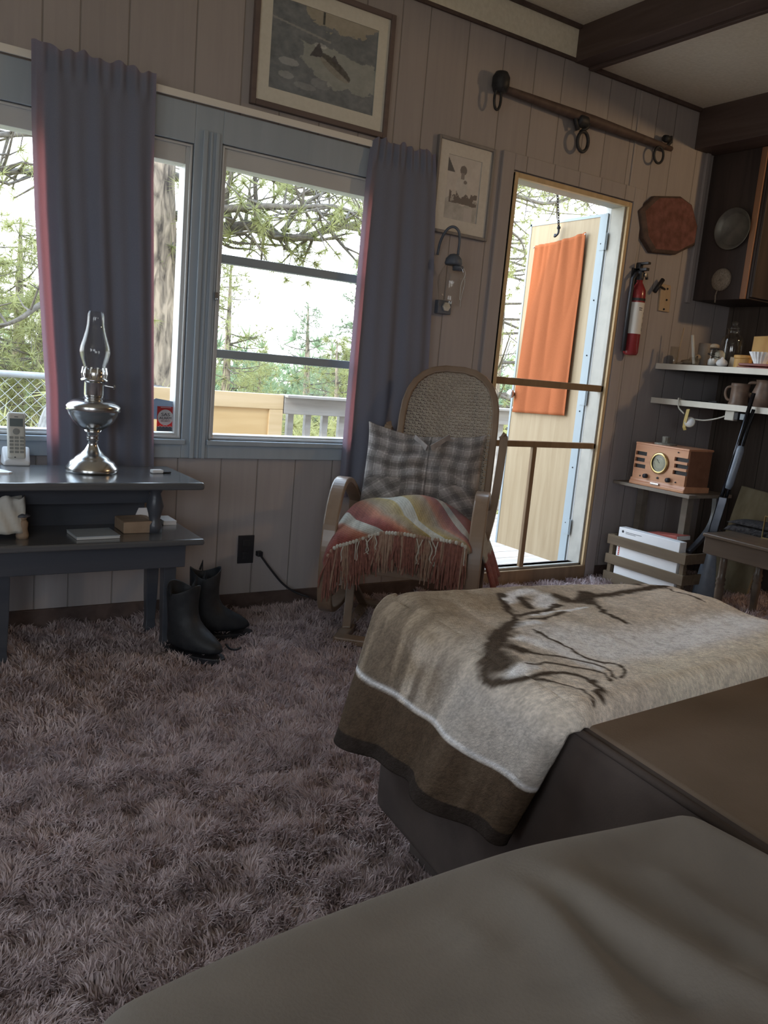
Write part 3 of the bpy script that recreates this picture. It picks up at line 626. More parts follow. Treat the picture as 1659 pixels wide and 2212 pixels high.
# cordless phone
M['lcd'] = pm('grey_display', (.14, .17, .17), rough=.25); M['keys'] = pm('grey_keys', (.27, .27, .25), rough=.5)
c = at_z(40, 1008, TZ); r = thing('cordless_phone', 'white cordless phone standing in its charging cradle on the side table', 'phone', (c[0], c[1]+.05, TZ), math.radians(-4))
mb = MB(); mb.sheet(2, 2, lambda u, v: (0, 0, 0)); mb = MB()
bas = [(-.042, -.035), (.042, -.035), (.048, .03), (-.048, .03)]
mb.add([(x, y, 0) for x, y in bas]+[(x*.92, y*.9-.002, .016 if y < 0 else .062) for x, y in bas], [(3, 2, 1, 0), (4, 5, 6, 7)]+[(i, (i+1) % 4, 4+(i+1) % 4, 4+i) for i in range(4)])
mb.build('cradle', M['white'], r, bevel=.006, seg=3)
hs = bpy.data.objects.new('handset', None); 
Rt = Matrix.Rotation(math.radians(-18), 3, 'X')
mb = MB(); mb.box(Vector((0, .004, .10)), (.058, .024, .165), Rt); hso = mb.build('handset', M['cwhite'], r, bevel=.010, seg=3)
def onface(x, z, w, h, d=.0015):
    q = Rt @ Vector((x, -.0125, z))+Vector((0, .004, .10)); return q, (w, d, h)
mb = MB(); q, dd = onface(0, .044, .042, .028); mb.box(q, dd, Rt); mb.build('screen', M['lcd'], hso, bevel=.001)
mb = MB(); q, dd = onface(-.001, .012, .02, .018, .004); mb.lathe([(.011, 0), (.011, .003), (.001, .004)], q, 18, M=Rt @ Matrix.Rotation(PI/2, 3, 'X')); mb.build('navigation_pad', M['keys'], hso)
mb = MB()
for i in range(3):
    for j in range(5):
        q, dd = onface(-.0165+.0165*i, -.009-.0125*j, .013, .0085, .0022); mb.box(q, dd, Rt)
mb.build('keypad', M['keys'], hso, bevel=.001)
mb = MB(); q, dd = onface(-.0, .064, .012, .002); mb.box(q, dd, Rt); mb.build('earpiece', M['ink'], hso)
mb = MB(); q, dd = onface(-.006, -.078, .004, .004); mb.box(q, dd, Rt); mb.build('marking', M['ink'], hso)
# small things on the table
c = at_z(343, 1022, TZ); r = thing('key_fob', 'small white plastic fob at the right end of the side table', 'fob', (c[0], c[1], TZ), .1)
MB().box((-.008, 0, .007), (.042, .028, .013)).build('body', M['white'], r, bevel=.004)
MB().box((.026, -.006, .004), (.03, .018, .006)).build('tab', M['black'], r, bevel=.002)
c = at_z(2, 1016, TZ); o = MB().prism([(-.09, -.07, 0), (.012, -.075, 0), (.025, -.06, 0), (-.02, .05, 0), (-.09, .05, 0)], (c[0], c[1]-.005, TZ), (0, 0, .005)).build('envelope', M['paper']); tag(o, 'white envelope lying on the side table in front of the phone', 'envelope')
# lower shelf contents
SZ = .447
M['tan'] = pm('tan_cover', (.30, .21, .145), (.36, .26, .18), rough=.7, scale=30)
def slab(name, label, cat, u, v, w, d, h, mat, rz=0.0, y=None, page=None):
    c = at_z(u, v, SZ) if y is None else at_y(u, v, y); r = thing(name, label, cat, (c[0], c[1] if y is None else y, SZ), rz)
    MB().box((0, 0, h/2), (w*.97, d*.97, h*.8)).build('pages', page or M['paper'], r)
    mb = MB(); mb.box((0, 0, .002), (w, d, .004)); mb.box((0, 0, h-.002), (w, d, .004)); mb.box((-w/2+.002, 0, h/2), (.004, d, h)); mb.build('cover', mat, r, bevel=.001); return r
c = at_y(297, 1140, -.36); r = thing('box', 'tan arched cardboard box on the lower shelf of the side table', 'box', (c[0], -.36, SZ))
MB().prism([(-.062, 0, 0), (.064, 0, 0), (.064, 0, .022), (.052, 0, .038), (.03, 0, .042), (-.062, 0, .040)], (0, -.05, 0), (0, .12, 0)).build('body', M['tan'], r, bevel=.003)
MB().prism([(.0, .08, 0), (.076, .08, 0), (.076, .08, .064), (.026, .08, .064)], (0, 0, 0), (0, .004, 0)).build('flap', M['paper'], r)
slab('book', 'pale paperback lying flat at the right end of the lower shelf', 'book', 357, 1147, .05, .10, .016, M['paper'], y=-.24)
c = at_y(205, 1148, -.44); r = thing('magazine', 'thin pale magazine lying on the middle of the lower shelf', 'magazine', (c[0], -.42, SZ), .05)
MB().box((0, 0, .005), (.14, .12, .009)).build('pages', M['alu'], r, bevel=.001)
mb = MB(); mb.box((0, 0, .0105), (.142, .122, .002)); mb.build('cover', M['casing'], r)
c = at_y(14, 1132, -.40); r = thing('paper_bag', 'white paper bag slumped on the left end of the lower shelf', 'bag', (c[0], -.40, SZ))
mb = MB(); mb.sheet(14, 10, lambda u, v: (-.08+.13*u, -.03-.02*math.sin(u*PI)*(1-v*.4)+.006*math.sin(u*19+v*7), .02+(.095+.03*u-.012*math.sin(u*9))*v)); mb.build('front', M['cwhite'], r, smooth=True, solid=.004)
mb = MB(); mb.sheet(10, 8, lambda u, v: (-.08+.13*u, .03, .02+(.09+.02*u)*v)); mb.build('back', M['cwhite'], r, smooth=True, solid=.004)
c = at_y(48, 1150, -.42); r = thing('figurine', 'small tan carved figurine on the lower shelf beside the white bag', 'figurine', (c[0], -.42, SZ))
mb = MB(); mb.lathe([(.018, 0), (.02, .01), (.016, .03), (.018, .05), (.012, .06)], (0, 0, 0), 12); mb.build('body', M['tan'], r, smooth=True)
mb = MB(); mb.ball((0, 0, .07), .015, 10, 7); mb.build('head', M['tan'], r, smooth=True)
mb = MB(); mb.lathe([(.004, .086), (.014, .08), (.026, .074), (.024, .071)], (0, 0, 0), 12); mb.build('hat', M['darkwood'], r, smooth=True)
# boots on the carpet
def boot(label, x, y, rz, h=.27):
    r = thing('boot', label, 'boot', (x, y, 0), rz, 'pair of black boots')
    rings = []
    prof = [(0.03, -.02, .15, .052), (.07, -.015, .14, .055), (.10, .005, .105, .053), (.13, .03, .07, .05), (.18, .035, .062, .055), (.23, .035, .066, .06), (h, .035, .07, .064)]
    mb = MB(); n = 18
    for z, cx, a, b in prof:
        for k in range(n):
            t = 2*PI*k/n; mb.v.append((-cx+a*math.cos(t)*(1.0 if math.cos(t) > 0 else .75)+.03, b*math.sin(t), z+(.018*math.cos(t*2) if z == h else 0)))
    m = len(prof); mb.f = [(i*n+k, i*n+(k+1) % n, (i+1)*n+(k+1) % n, (i+1)*n+k) for i in range(m-1) for k in range(n)]+[tuple(range(n-1, -1, -1))]
    mb.build('upper', M['bootleather'], r, smooth=True, solid=.004, subsurf=1)
    mb = MB(); mb.prism([(.045+.15*math.cos(t)*(1 if math.cos(t) > 0 else .8), .056*math.sin(t)*(1.0 if math.cos(t) > -.2 else .85), 0) for t in np.linspace(0, 2*PI, 22)[:-1]], (0, 0, 0), (0, 0, .03)); mb.build('sole', M['black'], r, bevel=.004)
    for s in (-1, 1):
        mb = MB(); mb.tube([(-.0, s*.064, h-.02), (-.0, s*.07, h+.02), (-.01, s*.062, h-.015)], .006, 6, flat=.4); mb.build('pull_strap', M['bootleather'], r)
    return r
M['bootleather'] = pm('black_leather', (.018, .02, .024), (.03, .032, .036), rough=.55, scale=30, bump=.2)
boot('black boot on the carpet, toe pointing right, nearest the outlet', 1.12, -.30, math.radians(-14))
boot('black boot on the carpet under the right end of the side table', .99, -.44, math.radians(-60), .255)
o = MB().tube(spline([at_z(488, 1392, .03), at_z(498, 1402, .028), at_z(512, 1403, .03), at_z(520, 1399, .028)], 5), .004, 6).build('bootlace', M['black'], smooth=True); tag(o, 'dark lace end lying on the carpet in front of the boots', 'lace')
# ------------------------------------------------------------------ cane and bentwood glider rocking chair
# local frame: +y is the way the chair faces, +x the chair's own right-hand side seen from behind
CX, CY, CRZ = 1.90, -.505, 0.0
fx, fy = -.673, -.740                      # facing direction in the room
CRZ = math.atan2(-fx, fy)                  # rotates local +y onto (fx, fy)
ch = thing('rocking_chair', 'bentwood glider rocking chair with a woven cane back between window and door', 'chair', (CX, CY, 0), CRZ)
hw = .285
for s in (-1, 1):
    mb = MB(); x = s*hw
    pts = spline([(x*1.0, -.30, .50), (x, -.20, .555), (x, -.10, .60), (x, -.02, .62), (x, .055, .612), (x, .12, .565), (x, .17, .48), (x, .195, .38), (x, .20, .28), (x, .19, .18), (x, .15, .12), (x, .05, .095), (x, -.12, .092), (x, -.30, .10), (x, -.34, .15), (x, -.33, .30), (x*1.0, -.30, .50)], 5)
    mb.strip(pts, .058, .024, (1, 0, 0)); mb.build('arm_loop', M['bentwood'], ch, bevel=.006, smooth=False)
    mb = MB(); mb.strip(spline([(s*.2, .26, .028), (s*.2, .1, .022), (s*.2, -.1, .022), (s*.2, -.33, .03)], 5), .05, .03, (1, 0, 0)); mb.build('base_runner', M['bentwood'], ch, bevel=.006)
    mb = MB(); mb.strip([(s*.20, .12, .035), (s*.225, -.03, .20), (s*.235, -.08, .34)], .035, .016, (1, 0, 0)); mb.build('swing_arm', M['bentwood'], ch, bevel=.004)
    mb = MB(); mb.strip([(s*.20, -.25, .035), (s*.225, -.1, .16), (s*.235, .06, .36)], .035, .016, (1, 0, 0)); mb.build('swing_arm', M['bentwood'], ch, bevel=.004)
mb = MB(); mb.strip([(-.22, .24, .03), (.22, .24, .03)], .06, .028, (0, 1, 0)); mb.build('base_rail', M['bentwood'], ch, bevel=.006)
mb = MB(); mb.strip([(-.22, -.28, .03), (.22, -.28, .03)], .06, .028, (0, 1, 0)); mb.build('base_rail', M['bentwood'], ch, bevel=.006)
mb = MB(); mb.strip([(-.285, .13, .30), (.285, .13, .30)], .05, .025, (0, 0, 1)); mb.strip([(-.285, -.26, .30), (.285, -.26, .30)], .05, .025, (0, 0, 1)); mb.build('cross_rail', M['bentwood'], ch, bevel=.004)
mb = MB(); mb.span((-.255, -.27, .335), (.255, .20, .37)); mb.build('seat_frame', M['bentwood'], ch, bevel=.012)
mb = MB(); mb.sheet(16, 16, lambda u, v: (-.25+.5*u, -.26+.47*v, .372+.05*(math.sin(u*PI)*math.sin(v*PI))**.5)); mb.build('seat_pad', M['tan'], ch, smooth=True, solid=.03)
# back: hoop frame leaning back, cane lattice inside
BK0 = np.array([0, -.24, .40]); TILT = math.radians(17); bu = np.array([0, -math.sin(TILT), math.cos(TILT)])
def bk(x, h, off=0.0): return BK0+bu*h+np.array([x-.085, 0, 0])+np.array([0, math.cos(TILT), math.sin(TILT)])*(off-.10*(x/.25)**2*-.35)
BW, BH = .205, .735
def hoop(ins=0.0, n=14):
    w = BW-ins; P = [(-w*.98, 0), (-w, .15), (-w, .30), (-w, .45)]
    for a in np.linspace(PI, 0, n): P.append((w*abs(math.cos(a))**.75*np.sign(math.cos(a)), .49+(BH-.49-ins)*math.sin(a)**.85))
    return P+[(w, .45), (w, .30), (w, .15), (w*.98, 0)]
mb = MB(); mb.strip([bk(x, h) for x, h in hoop()], .026, .03, [tuple(np.array([0, math.cos(TILT), math.sin(TILT)]))]*len(hoop())); mb.build('back_hoop', M['bentwood'], ch, bevel=.006)
def halfw(h):
    if h < .49: return BW-.01
    q = min(1, (h-.49)/(BH-.49-.01)); return (BW-.01)*max(0, (1-q**(2/.85)))**(.75/2)
mb = MB(); cw = .0042
def lat(p, q, z): mb.strip([bk(*p, z), bk((p[0]+q[0])/2, (p[1]+q[1])/2, z), bk(*q, z)], cw, .0016, tuple(np.cross(np.array([0, math.cos(TILT), math.sin(TILT)]), np.array(bk(*q))-np.array(bk(*p)))))
hts = np.arange(.03, BH-.015, .0135)
for i, h in enumerate(hts): w = halfw(h); lat((-w, h), (w, h), .0008)
for x in np.arange(-BW+.02, BW-.012, .0135):
    top = max([h for h in hts if halfw(h) > abs(x)], default=.03); lat((x, .02), (x, top), -.0008)
for sgn in (1, -1):
    for c in np.arange(-.9, .9, .027):
        pts = [(c+sgn*(h-.3), h) for h in np.arange(.02, BH, .01) if abs(c+sgn*(h-.3)) < halfw(h)]
        if len(pts) > 3: lat(pts[0], pts[-1], .002*sgn)
mb.build('cane_panel', M['cane'], ch)
# scooped backrest bead at the middle and side stiles behind
for s in (-1, 1):
    mb = MB(); mb.strip(spline([(s*.25-.05, -.20, .36), (s*.255-.07, -.27, .55), (s*.255-.08, -.345, .80), (s*.25-.08, -.355, .83)], 5), .034, .05, (1, 0, 0)); mb.build('back_stile', M['bentwood'], ch, bevel=.006)
# plaid cushion against the back
pil = thing('cushion', 'plaid shirt cushion leaning on the cane back of the rocking chair', 'cushion', (CX, CY, 0), CRZ)
pu, pvv = 120, 100
def puff(u, v): return max(0.0, math.sin(u*PI))**.42*max(0.0, math.sin(v*PI))**.42
PW, PH = .245, .36
def pil_f(u, v, side):
    x = -PW+2*PW*u; h = .06+PH*v
    x *= 1+.05*abs(2*v-1)**3; h += .022*abs(2*u-1)**4*(1 if v > .5 else -1)-.03*math.exp(-((u-.42)/.18)**2)*max(0, v-.55)
    wr = .004*math.sin(v*31+math.sin(u*7)*2.0)+.003*math.sin(u*23+v*9)
    return bk(-x+.08, h, .035+(.075*puff(u, v)+wr*puff(u, v) if side else -.02*puff(u, v)))
def plaid(U, V):
    c = np.zeros(U.shape+(3,)); c[:] = (.315, .285, .27)
    Uw = U+.012*np.sin(V*14)+.01*np.sin(V*5); Vw = V+.015*np.sin(U*9)+.012*np.sin(U*21+2)
    pk = ((V < .40) & ((U < .33) | (U > .68)))
    a = np.where(pk, (U*.7+V*.5)*1.1, Uw); b = np.where(pk, (V*.7-U*.5)*1.1, Vw)
    for t, k, w, d in ((a, 7, .34, .64), (b, 6.2, .34, .64), (a, 14, .12, .72), (b, 12.4, .14, .75)):
        m = (np.abs(((t*k) % 1)-.5) < w/2); c = np.where(m[..., None], c*d, c)
    for t, k in ((a+.055, 7), (b+.06, 6.2)):
        m = (np.abs(((t*k) % 1)-.5) < .025); c = np.where(m[..., None], c*1.35, c)
    pl = np.abs(U-.53) < .006; c = np.where(pl[..., None], c*1.4, c); pl = (np.abs(U-.545) < .005); c = np.where(pl[..., None], c*.45, c)
    return c
U, V = np.meshgrid(np.linspace(0, 1, pu), np.linspace(0, 1, pvv), indexing='ij')
M['plaid'] = pm('plaid_flannel', (1, 1, 1), (1, 1, 1), rough=.9, attr='pattern', scale=90, bump=.15, spec=.1)
mb = MB(); mb.sheet(pu, pvv, lambda u, v: pil_f(u, v, 1)); mb.build('front', M['plaid'], pil, smooth=True, colors=plaid(U, V).reshape(-1, 3))
mb = MB(); mb.sheet(40, 30, lambda u, v: pil_f(u, v, 0)); U2, V2 = np.meshgrid(np.linspace(0, 1, 40), np.linspace(0, 1, 30), indexing='ij'); mb.build('back', M['plaid'], pil, smooth=True, colors=plaid(U2, V2).reshape(-1, 3))
mb = MB()
for p, q in (((.52, .80), (.40, .95)), ((.56, .80), (.70, .97))):
    A_ = np.array(pil_f(*p, 1)); B_ = np.array(pil_f(*q, 1)); o_ = np.array([0, .008, .004]); mb.strip([A_+o_, (A_+B_)/2+o_, B_+o_*.6], .035, .004, (0, .3, 1))
mb.build('shirt_collar', pm('collar_flannel', (.27, .24, .23), (.38, .34, .32), rough=.9, scale=30), pil, bevel=.001)
# woven throw over the seat
th = thing('throw_blanket', 'striped orange, ochre and cream woven throw with a fringe over the rocking chair seat', 'throw blanket', (CX, CY, 0), CRZ)
tu, tv = 150, 90
def throw(u, v):
    """u across the seat (0 = chair's left in the photo), v from the back to the front hem"""
    x = -.29+.555*u; b = (math.sin(u*PI))**.5
    if v < .6:
        t = v/.6; y = -.24+.38*t; z = .43+.135*b*(math.sin((.22+t*.60)*PI))**.8+.010*math.sin(u*11+t*3)
    else:
        t = (v-.6)/.4; a = t*PI*.5; y = .14+.075*math.sin(a*1.1)+.012*math.sin(u*15)*t; z = .43+.135*b*(math.sin(.82*PI))**.8+.010*math.sin(u*11+3)-(.035+.055*max(0, .55-u)-.075*max(0, u-.5))*t**1.3-.01*t
    e = max(0, 1-u/.10); z -= .055*e*e; e = max(0, 1-(1-u)/.06); z -= .008*e*e
    return (-x, y, z)
def stripes(U, V):
    t = U*1.0-.62*(V-.5)+.02
    n = fbm(U*50, V*8, 71, 2)
    stops = [(-.3, (.42, .10, .07)), (-.10, (.36, .08, .06)), (.015, (.58, .20, .10)), (.05, (.60, .57, .47)), (.135, (.62, .60, .50)), (.137, (.33, .07, .055)), (.22, (.40, .09, .06)), (.29, (.60, .20, .09)), (.35, (.46, .33, .20)), (.43, (.44, .32, .12)), (.47, (.55, .39, .09)), (.475, (.63, .61, .51)), (.575, (.62, .60, .50)), (.578, (.54, .38, .09)), (.66, (.44, .31, .13)), (.72, (.44, .32, .2)), (.76, (.60, .19, .08)), (.84, (.38, .08, .06)), (.88, (.36, .08, .06)), (.882, (.60, .58, .5)), (.965, (.6, .58, .5)), (.968, (.36, .08, .06)), (1.1, (.42, .1, .07)), (1.4, (.36, .08, .06))]
    xs = [q[0] for q in stops]; c = np.stack([np.interp(t, xs, [q[1][k] for q in stops]) for k in range(3)], -1)
    rib = .93+.12*np.sin(t*300)
    g_ = c.mean(-1, keepdims=True); c = (c*.80+g_*.20)*.80; return c*(.75+.5*n)[..., None]*rib[..., None]
M['throw'] = pm('woven_wool', (1, 1, 1), (1, 1, 1), rough=.95, attr='pattern', scale=160, bump=.5, spec=.05, sheen=.2)
U, V = np.meshgrid(np.linspace(0, 1, tu), np.linspace(0, 1, tv), indexing='ij')
mb = MB(); mb.sheet(tu, tv, throw); mb.build('woven_panel', M['throw'], th, smooth=True, solid=.008, colors=stripes(U, V).reshape(-1, 3))
# side fall past the right arm
def fall(u, v):
    y = -.30+.40*u; s_ = .30+.075*v+.012*math.sin(u*16)*v
    return (-s_ if True else s_, y-.04*v, .42-.02*v-.17*v**1.3+.03*math.sin(u*PI)*(1-v))
U2, V2 = np.meshgrid(np.linspace(0, 1, 40), np.linspace(0, 1, 24), indexing='ij'); 
fc = stripes(.86+.0*U2+V2*.16+.03*U2, .5+0*U2)
mb = MB(); mb.sheet(40, 24, fall); mb.build('side_fall', M['throw'], th, smooth=True, solid=.008, colors=fc.reshape(-1, 3))
M['knot'] = pm('cream_yarn', (.46, .42, .35), (.54, .50, .42), rough=.95, scale=60); M['fr_rust'] = pm('rust_yarn', (.20, .085, .065), (.28, .12, .09), rough=.95, scale=60); M['fr_tan'] = pm('tan_yarn', (.30, .18, .13), (.36, .24, .17), rough=.95, scale=60)
rt = random.Random(5)
NT = 46
for i in range(NT):
    u = .03+.94*i/(NT-1); p = np.array(throw(u, 1.0)); mb = MB(); cols = rt.random()
    mb.ball(p+np.array([0, .006, -.002]), .0085, 7, 5, sc=(1, .9, 1.1)); mat = M['knot'] if rt.random() < .62 else M['fr_tan']
    tsl = mb.build('tassel', mat, th, smooth=True)
    mb = MB()
    for k in range(11):
        q = p+np.array([rt.uniform(-.008, .008), .004+rt.uniform(-.004, .006), -.006]); L_ = rt.uniform(.10, .165)*(1.15 if u < .25 or u > .7 else .95); dx = rt.gauss(0, .014); dy = rt.gauss(-.004, .010)
        mb.tube([q, q+np.array([dx*.3, dy*.2+.004, -L_*.35]), q+np.array([dx*.8, dy*.7, -L_*.7]), q+np.array([dx, dy, -L_])], [.0026, .0034, .003, .0022], 5)
    mb.build('strands', M['fr_rust'] if rt.random() < .7 else M['fr_tan'], tsl)
    if rt.random() < .32:
        mb = MB(); q = p+np.array([0, .014, -.008]); L_ = rt.uniform(.05, .10); dx = rt.gauss(0, .012); mb.tube(spline([q, q+np.array([dx*.9, .004, -L_*.4]), q+np.array([dx*.4, .002, -L_*.75]), q+np.array([dx*1.3, 0, -L_])], 3), .0023, 5); mb.build('pale_strand', M['knot'], tsl)
# ------------------------------------------------------------------ ottoman, the animal print blanket and the sofa cushion in front
OA = np.array([.975, -1.79]); od = np.array([-.114, -.993]); op = np.array([.993, -.114])
OZ = .578; OW, OL = .76, 1.18
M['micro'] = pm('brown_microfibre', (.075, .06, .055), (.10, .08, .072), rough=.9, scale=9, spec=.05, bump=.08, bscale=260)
M['micro_lit'] = pm('brown_microfibre_lit', (.16, .12, .09), (.20, .15, .115), rough=.92, scale=5, spec=.05, bump=.08, bscale=260)  # lighter copy of the ottoman fabric, light on top put into the colour
M['olive'] = pm('taupe_microfibre', (.17, .15, .131), (.22, .195, .17), rough=.93, scale=4.5, sheen=.1, spec=.05, bump=.10, bscale=300, distort=1.2)
orz = math.atan2(op[1], op[0])
ott = thing('ottoman', 'large brown upholstered ottoman under the animal print blanket', 'ottoman', (OA[0], OA[1], 0), orz)
# local: +x across (s), -y along (t)
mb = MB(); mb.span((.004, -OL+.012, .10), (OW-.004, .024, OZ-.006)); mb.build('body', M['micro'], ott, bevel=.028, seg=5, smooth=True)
mb = MB(); mb.span((.026, -OL+.03, OZ-.016), (OW-.026, -.004, OZ-.002)); mb.build('lit_top', M['micro_lit'], ott, bevel=.006, seg=3, smooth=True)  # thin added slab that carries the lit top colour
mb = MB(); q = .006
mb.tube([(q, -q, .475), (OW-q, -q, .475), (OW-q, -OL+q, .475), (q, -OL+q, .475), (q, -q, .475)], .006, 8)
mb = MB(); mb.tube([(.012, -.0, OZ-.012), (.012, -OL+.03, OZ-.012)], .0065, 8); mb.build('piping', M['micro'], ott, smooth=True)
MB().span((.07, -OL+.07, .0), (OW-.07, -.045, .105)).build('plinth', M['micro'], ott, bevel=.004)
for sx in () :
    for sy in (-.08, -OL+.08):
        mb = MB(); mb.lathe([(.026, 0), (.032, .06)], (sx, sy, 0), 4, M=Matrix.Rotation(PI/4, 3, 'Z')); mb.build('foot', M['darkwood'], ott)
# blanket: a = distance along the cloth (negative hangs down the front), t = along the ottoman
DARK = [[0.016, [[0.228, 0.065], [0.195, 0.133], [0.181, 0.199], [0.225, 0.196], [0.274, 0.188], [0.325, 0.156]]], [0.036, [[0.138, 0.255], [0.069, 0.31], [0.014, 0.370], [-.004, 0.42]]], [0.012, [[0.174, 0.209], [0.121, 0.262], [0.048, 0.315], [0.002, 0.37], [-0.015, 0.40], [-0.028, 0.425], [-0.022, 0.455], [-0.004, 0.482], [0.006, 0.488]]], [0.014, [[0.197, 0.24], [0.229, 0.247], [0.3, 0.221]]], [0.011, [[0.418, 0.172], [0.394, 0.216], [0.374, 0.28], [0.38, 0.334]]], [0.008, [[0.145, 0.316], [0.141, 0.362], [0.15, 0.399], [0.153, 0.451], [0.174, 0.488], [0.193, 0.508], [0.179, 0.543], [0.149, 0.568]]], [0.006, [[0.052, 0.378], [0.065, 0.414], [0.104, 0.44], [0.136, 0.471], [0.156, 0.499], [0.158, 0.53], [0.135, 0.564]]], [0.006, [[0.028, 0.446], [0.07, 0.456], [0.102, 0.487], [0.128, 0.515], [0.133, 0.546], [0.117, 0.57]]], [0.011, [[0.006, 0.486], [0.051, 0.49], [0.082, 0.512], [0.09, 0.543], [0.083, 0.576], [0.061, 0.597]]], [0.006, [[0.006, 0.492], [0.022, 0.519], [0.042, 0.552], [0.049, 0.58], [0.036, 0.603]]], [0.024, [[0.043, 0.376], [0.051, 0.399]]], [0.032, [[0.364, 0.1], [0.378, 0.147], [0.453, 0.114], [0.528, 0.113], [0.641, 0.075], [0.749, 0.031]]], [0.025, [[0.563, -0.02], [0.608, 0.0], [0.666, 0.019]]], [0.010, [[0.749, 0.031], [0.719, 0.158], [0.713, 0.242]]], [0.035, [[0.455, 0.088], [0.41, 0.171]]], [0.024, [[0.266, 0.096], [0.247, 0.154]]]]
WHITE = [[0.03, [[0.219, 0.113], [0.263, 0.07], [0.32, 0.053]]], [0.045, [[0.327, 0.094], [0.294, 0.15]]], [0.03, [[0.375, 0.0], [0.477, 0.0]]], [0.15, [[0.194, 0.390], [0.255, 0.43], [0.478, 0.443], [.7, .41]]], [0.012, [[0.218, 0.217], [0.285, 0.207], [0.367, 0.205]]], [0.03, [[0.129, 0.273], [0.183, 0.264]]], [0.03, [[0.089, 0.351], [0.126, 0.411], [0.145, 0.504]]], [0.03, [[0.0, 0.457], [0.023, 0.453]]]]
HANG = .31; BT = .588
nb, ntt = 300, 170
aa = np.linspace(-HANG, OW+.02, nb); tt = np.linspace(-.012, BT+.04, ntt)
AA, TT = np.meshgrid(aa, tt, indexing='ij')
def seg_dist(px, py, l):
    best = np.full(px.shape, 9.0)
    sp = [np.array(q[:2]) for q in spline([(x, y, 0) for x, y in l], 5)] if len(l) > 2 else [np.array(q) for q in l]
    for p, q in zip(sp[:-1], sp[1:]):
        d = q-p; L2 = d@d+1e-12; t = np.clip(((px-p[0])*d[0]+(py-p[1])*d[1])/L2, 0, 1); best = np.minimum(best, np.hypot(px-p[0]-t*d[0], py-p[1]-t*d[1]))
    return best
n1 = fbm(AA*22, TT*9, 91, 4); n2 = fbm(AA*60, TT*60, 95, 3); n3 = fbm(AA*5, TT*30, 97, 3)
warm = np.clip((.46-TT)/.35, 0, 1)*np.clip((.55-AA)/.4, 0, 1)
cream = np.array([.80, .71, .62]); tan = np.array([.40, .315, .23]); whit = np.array([.97, .97, 1.0]); dk = np.array([.095, .072, .055]); grey = np.array([.30, .27, .24])
mixf = np.clip(warm*1.1+(n1-.5)*.9, 0, 1)[..., None]
col = cream*(1-mixf)+tan*mixf
dmask = np.clip(((n3-.40)*3.5+.35), 0, 1)*np.clip((.10-AA)/.16, 0, 1)*np.clip((.52-TT)/.28, 0, 1)
col = col*(1-.72*dmask[..., None])+dk*.72*dmask[..., None]*1.3
gm = (np.clip((-.01-AA)/.05, 0, 1)*np.clip((TT-.30)/.1, 0, 1)*.75)[..., None]; col = col*(1-gm)+(grey*1.25+whit*.3*n1[..., None])*gm
wx, wy = AA+(n2-.5)*.016, TT+(n2-.5)*.016
for w, l in WHITE:
    m = np.clip(1.4-seg_dist(wx, wy, l)/(w*.6), 0, 1)[..., None]*.9; col = col*(1-m)+whit*m
bm = np.clip((TT-.50)/.06, 0, 1)*np.clip((AA-.15)/.08, 0, 1); col = col*(1-bm[..., None])+np.array([.86, .79, .68])*bm[..., None]
for w, l in DARK:
    m = np.clip(1.5-seg_dist(wx, wy, l)/(w*.55), 0, 1)[..., None]; col = col*(1-m)+dk*m
hem0 = -.165
wl = np.clip(1-np.abs(AA-hem0-.008)/.008, 0, 1)[..., None]*.8; col = col*(1-wl)+whit*wl
hm = (AA < hem0); hc = np.array([.10, .07, .048])+(.09*np.clip(n3-.45, 0, 1)*np.clip((TT-.2)/.3, 0, 1))[..., None]*np.array([2.0, 1.6, 1.2])
col = np.where(hm[..., None], hc, col)
he = (AA < -HANG+.03); col = np.where(he[..., None], np.array([.045, .035, .03]), col)
col = col*(.80+.42*n2)[..., None]*rng.uniform(.80, 1.20, AA.shape)[..., None]
R0 = .045
def blanket(i, j):
    a, t = aa[i], tt[j]; z0 = OZ+.020
    arc = R0*PI/2; a0 = R0*.55
    if a > a0: s, z = a, z0
    elif a > a0-arc: th_ = (a0-a)/R0; s = a0-R0*math.sin(th_)-.0; z = z0-R0*(1-math.cos(th_))
    else:
        dn = (a0-arc-a)*(1.10-.52*max(0, t)); s = a0-R0-.02*dn/.3; z = z0-R0-dn
    hang = max(0, -a)/HANG
    s -= hang*(.026+.018*math.sin(t*17+.6)+.010*math.sin(t*33)); 
    t2 = t*(1-.30*max(0, a))-.085*hang*(1.0 if t > .3 else .55+.45*t/.3)
    far = max(0, .03-t)/.03; z -= .012*far*far if a > 0 else 0
    if t > BT:
        q = (t-BT)/.04*PI*.55; t2 -= (t-BT)*(1-.30*max(0, a)); t2 += .012*math.sin(q); wq = min(1, max(0, (a+.05)/.10)); wq = wq*wq*(3-2*wq); z -= .030*(1-math.cos(q))*wq; s += .010*(1-math.cos(q))*(1-wq)
    z += .004*math.sin(t*21+a*5)*(1 if a > 0 else 0)+.003*(n1[i, j]-.5)*2
    if a > .6: z -= (a-.6)**2*.3
    return (s, -t2, z)
mb = MB()
for i in range(nb):
    for j in range(ntt): mb.v.append(tuple(map(float, blanket(i, j))))
mb.f = [(i*ntt+j, (i+1)*ntt+j, (i+1)*ntt+j+1, i*ntt+j+1) for i in range(nb-1) for j in range(ntt-1)]
M['blanket'] = pm('wool_pile', (1, 1, 1), (1, 1, 1), rough=.95, attr='pattern', scale=260, bump=.45, spec=.03, bscale=420)
bl = mb.build('printed_blanket', M['blanket'], smooth=True, solid=.016, colors=col.reshape(-1, 3)); bl.location = (OA[0], OA[1], 0); bl.rotation_euler = (0, 0, orz)
tag(bl, 'cream and brown animal print wool blanket draped over the ottoman', 'blanket')
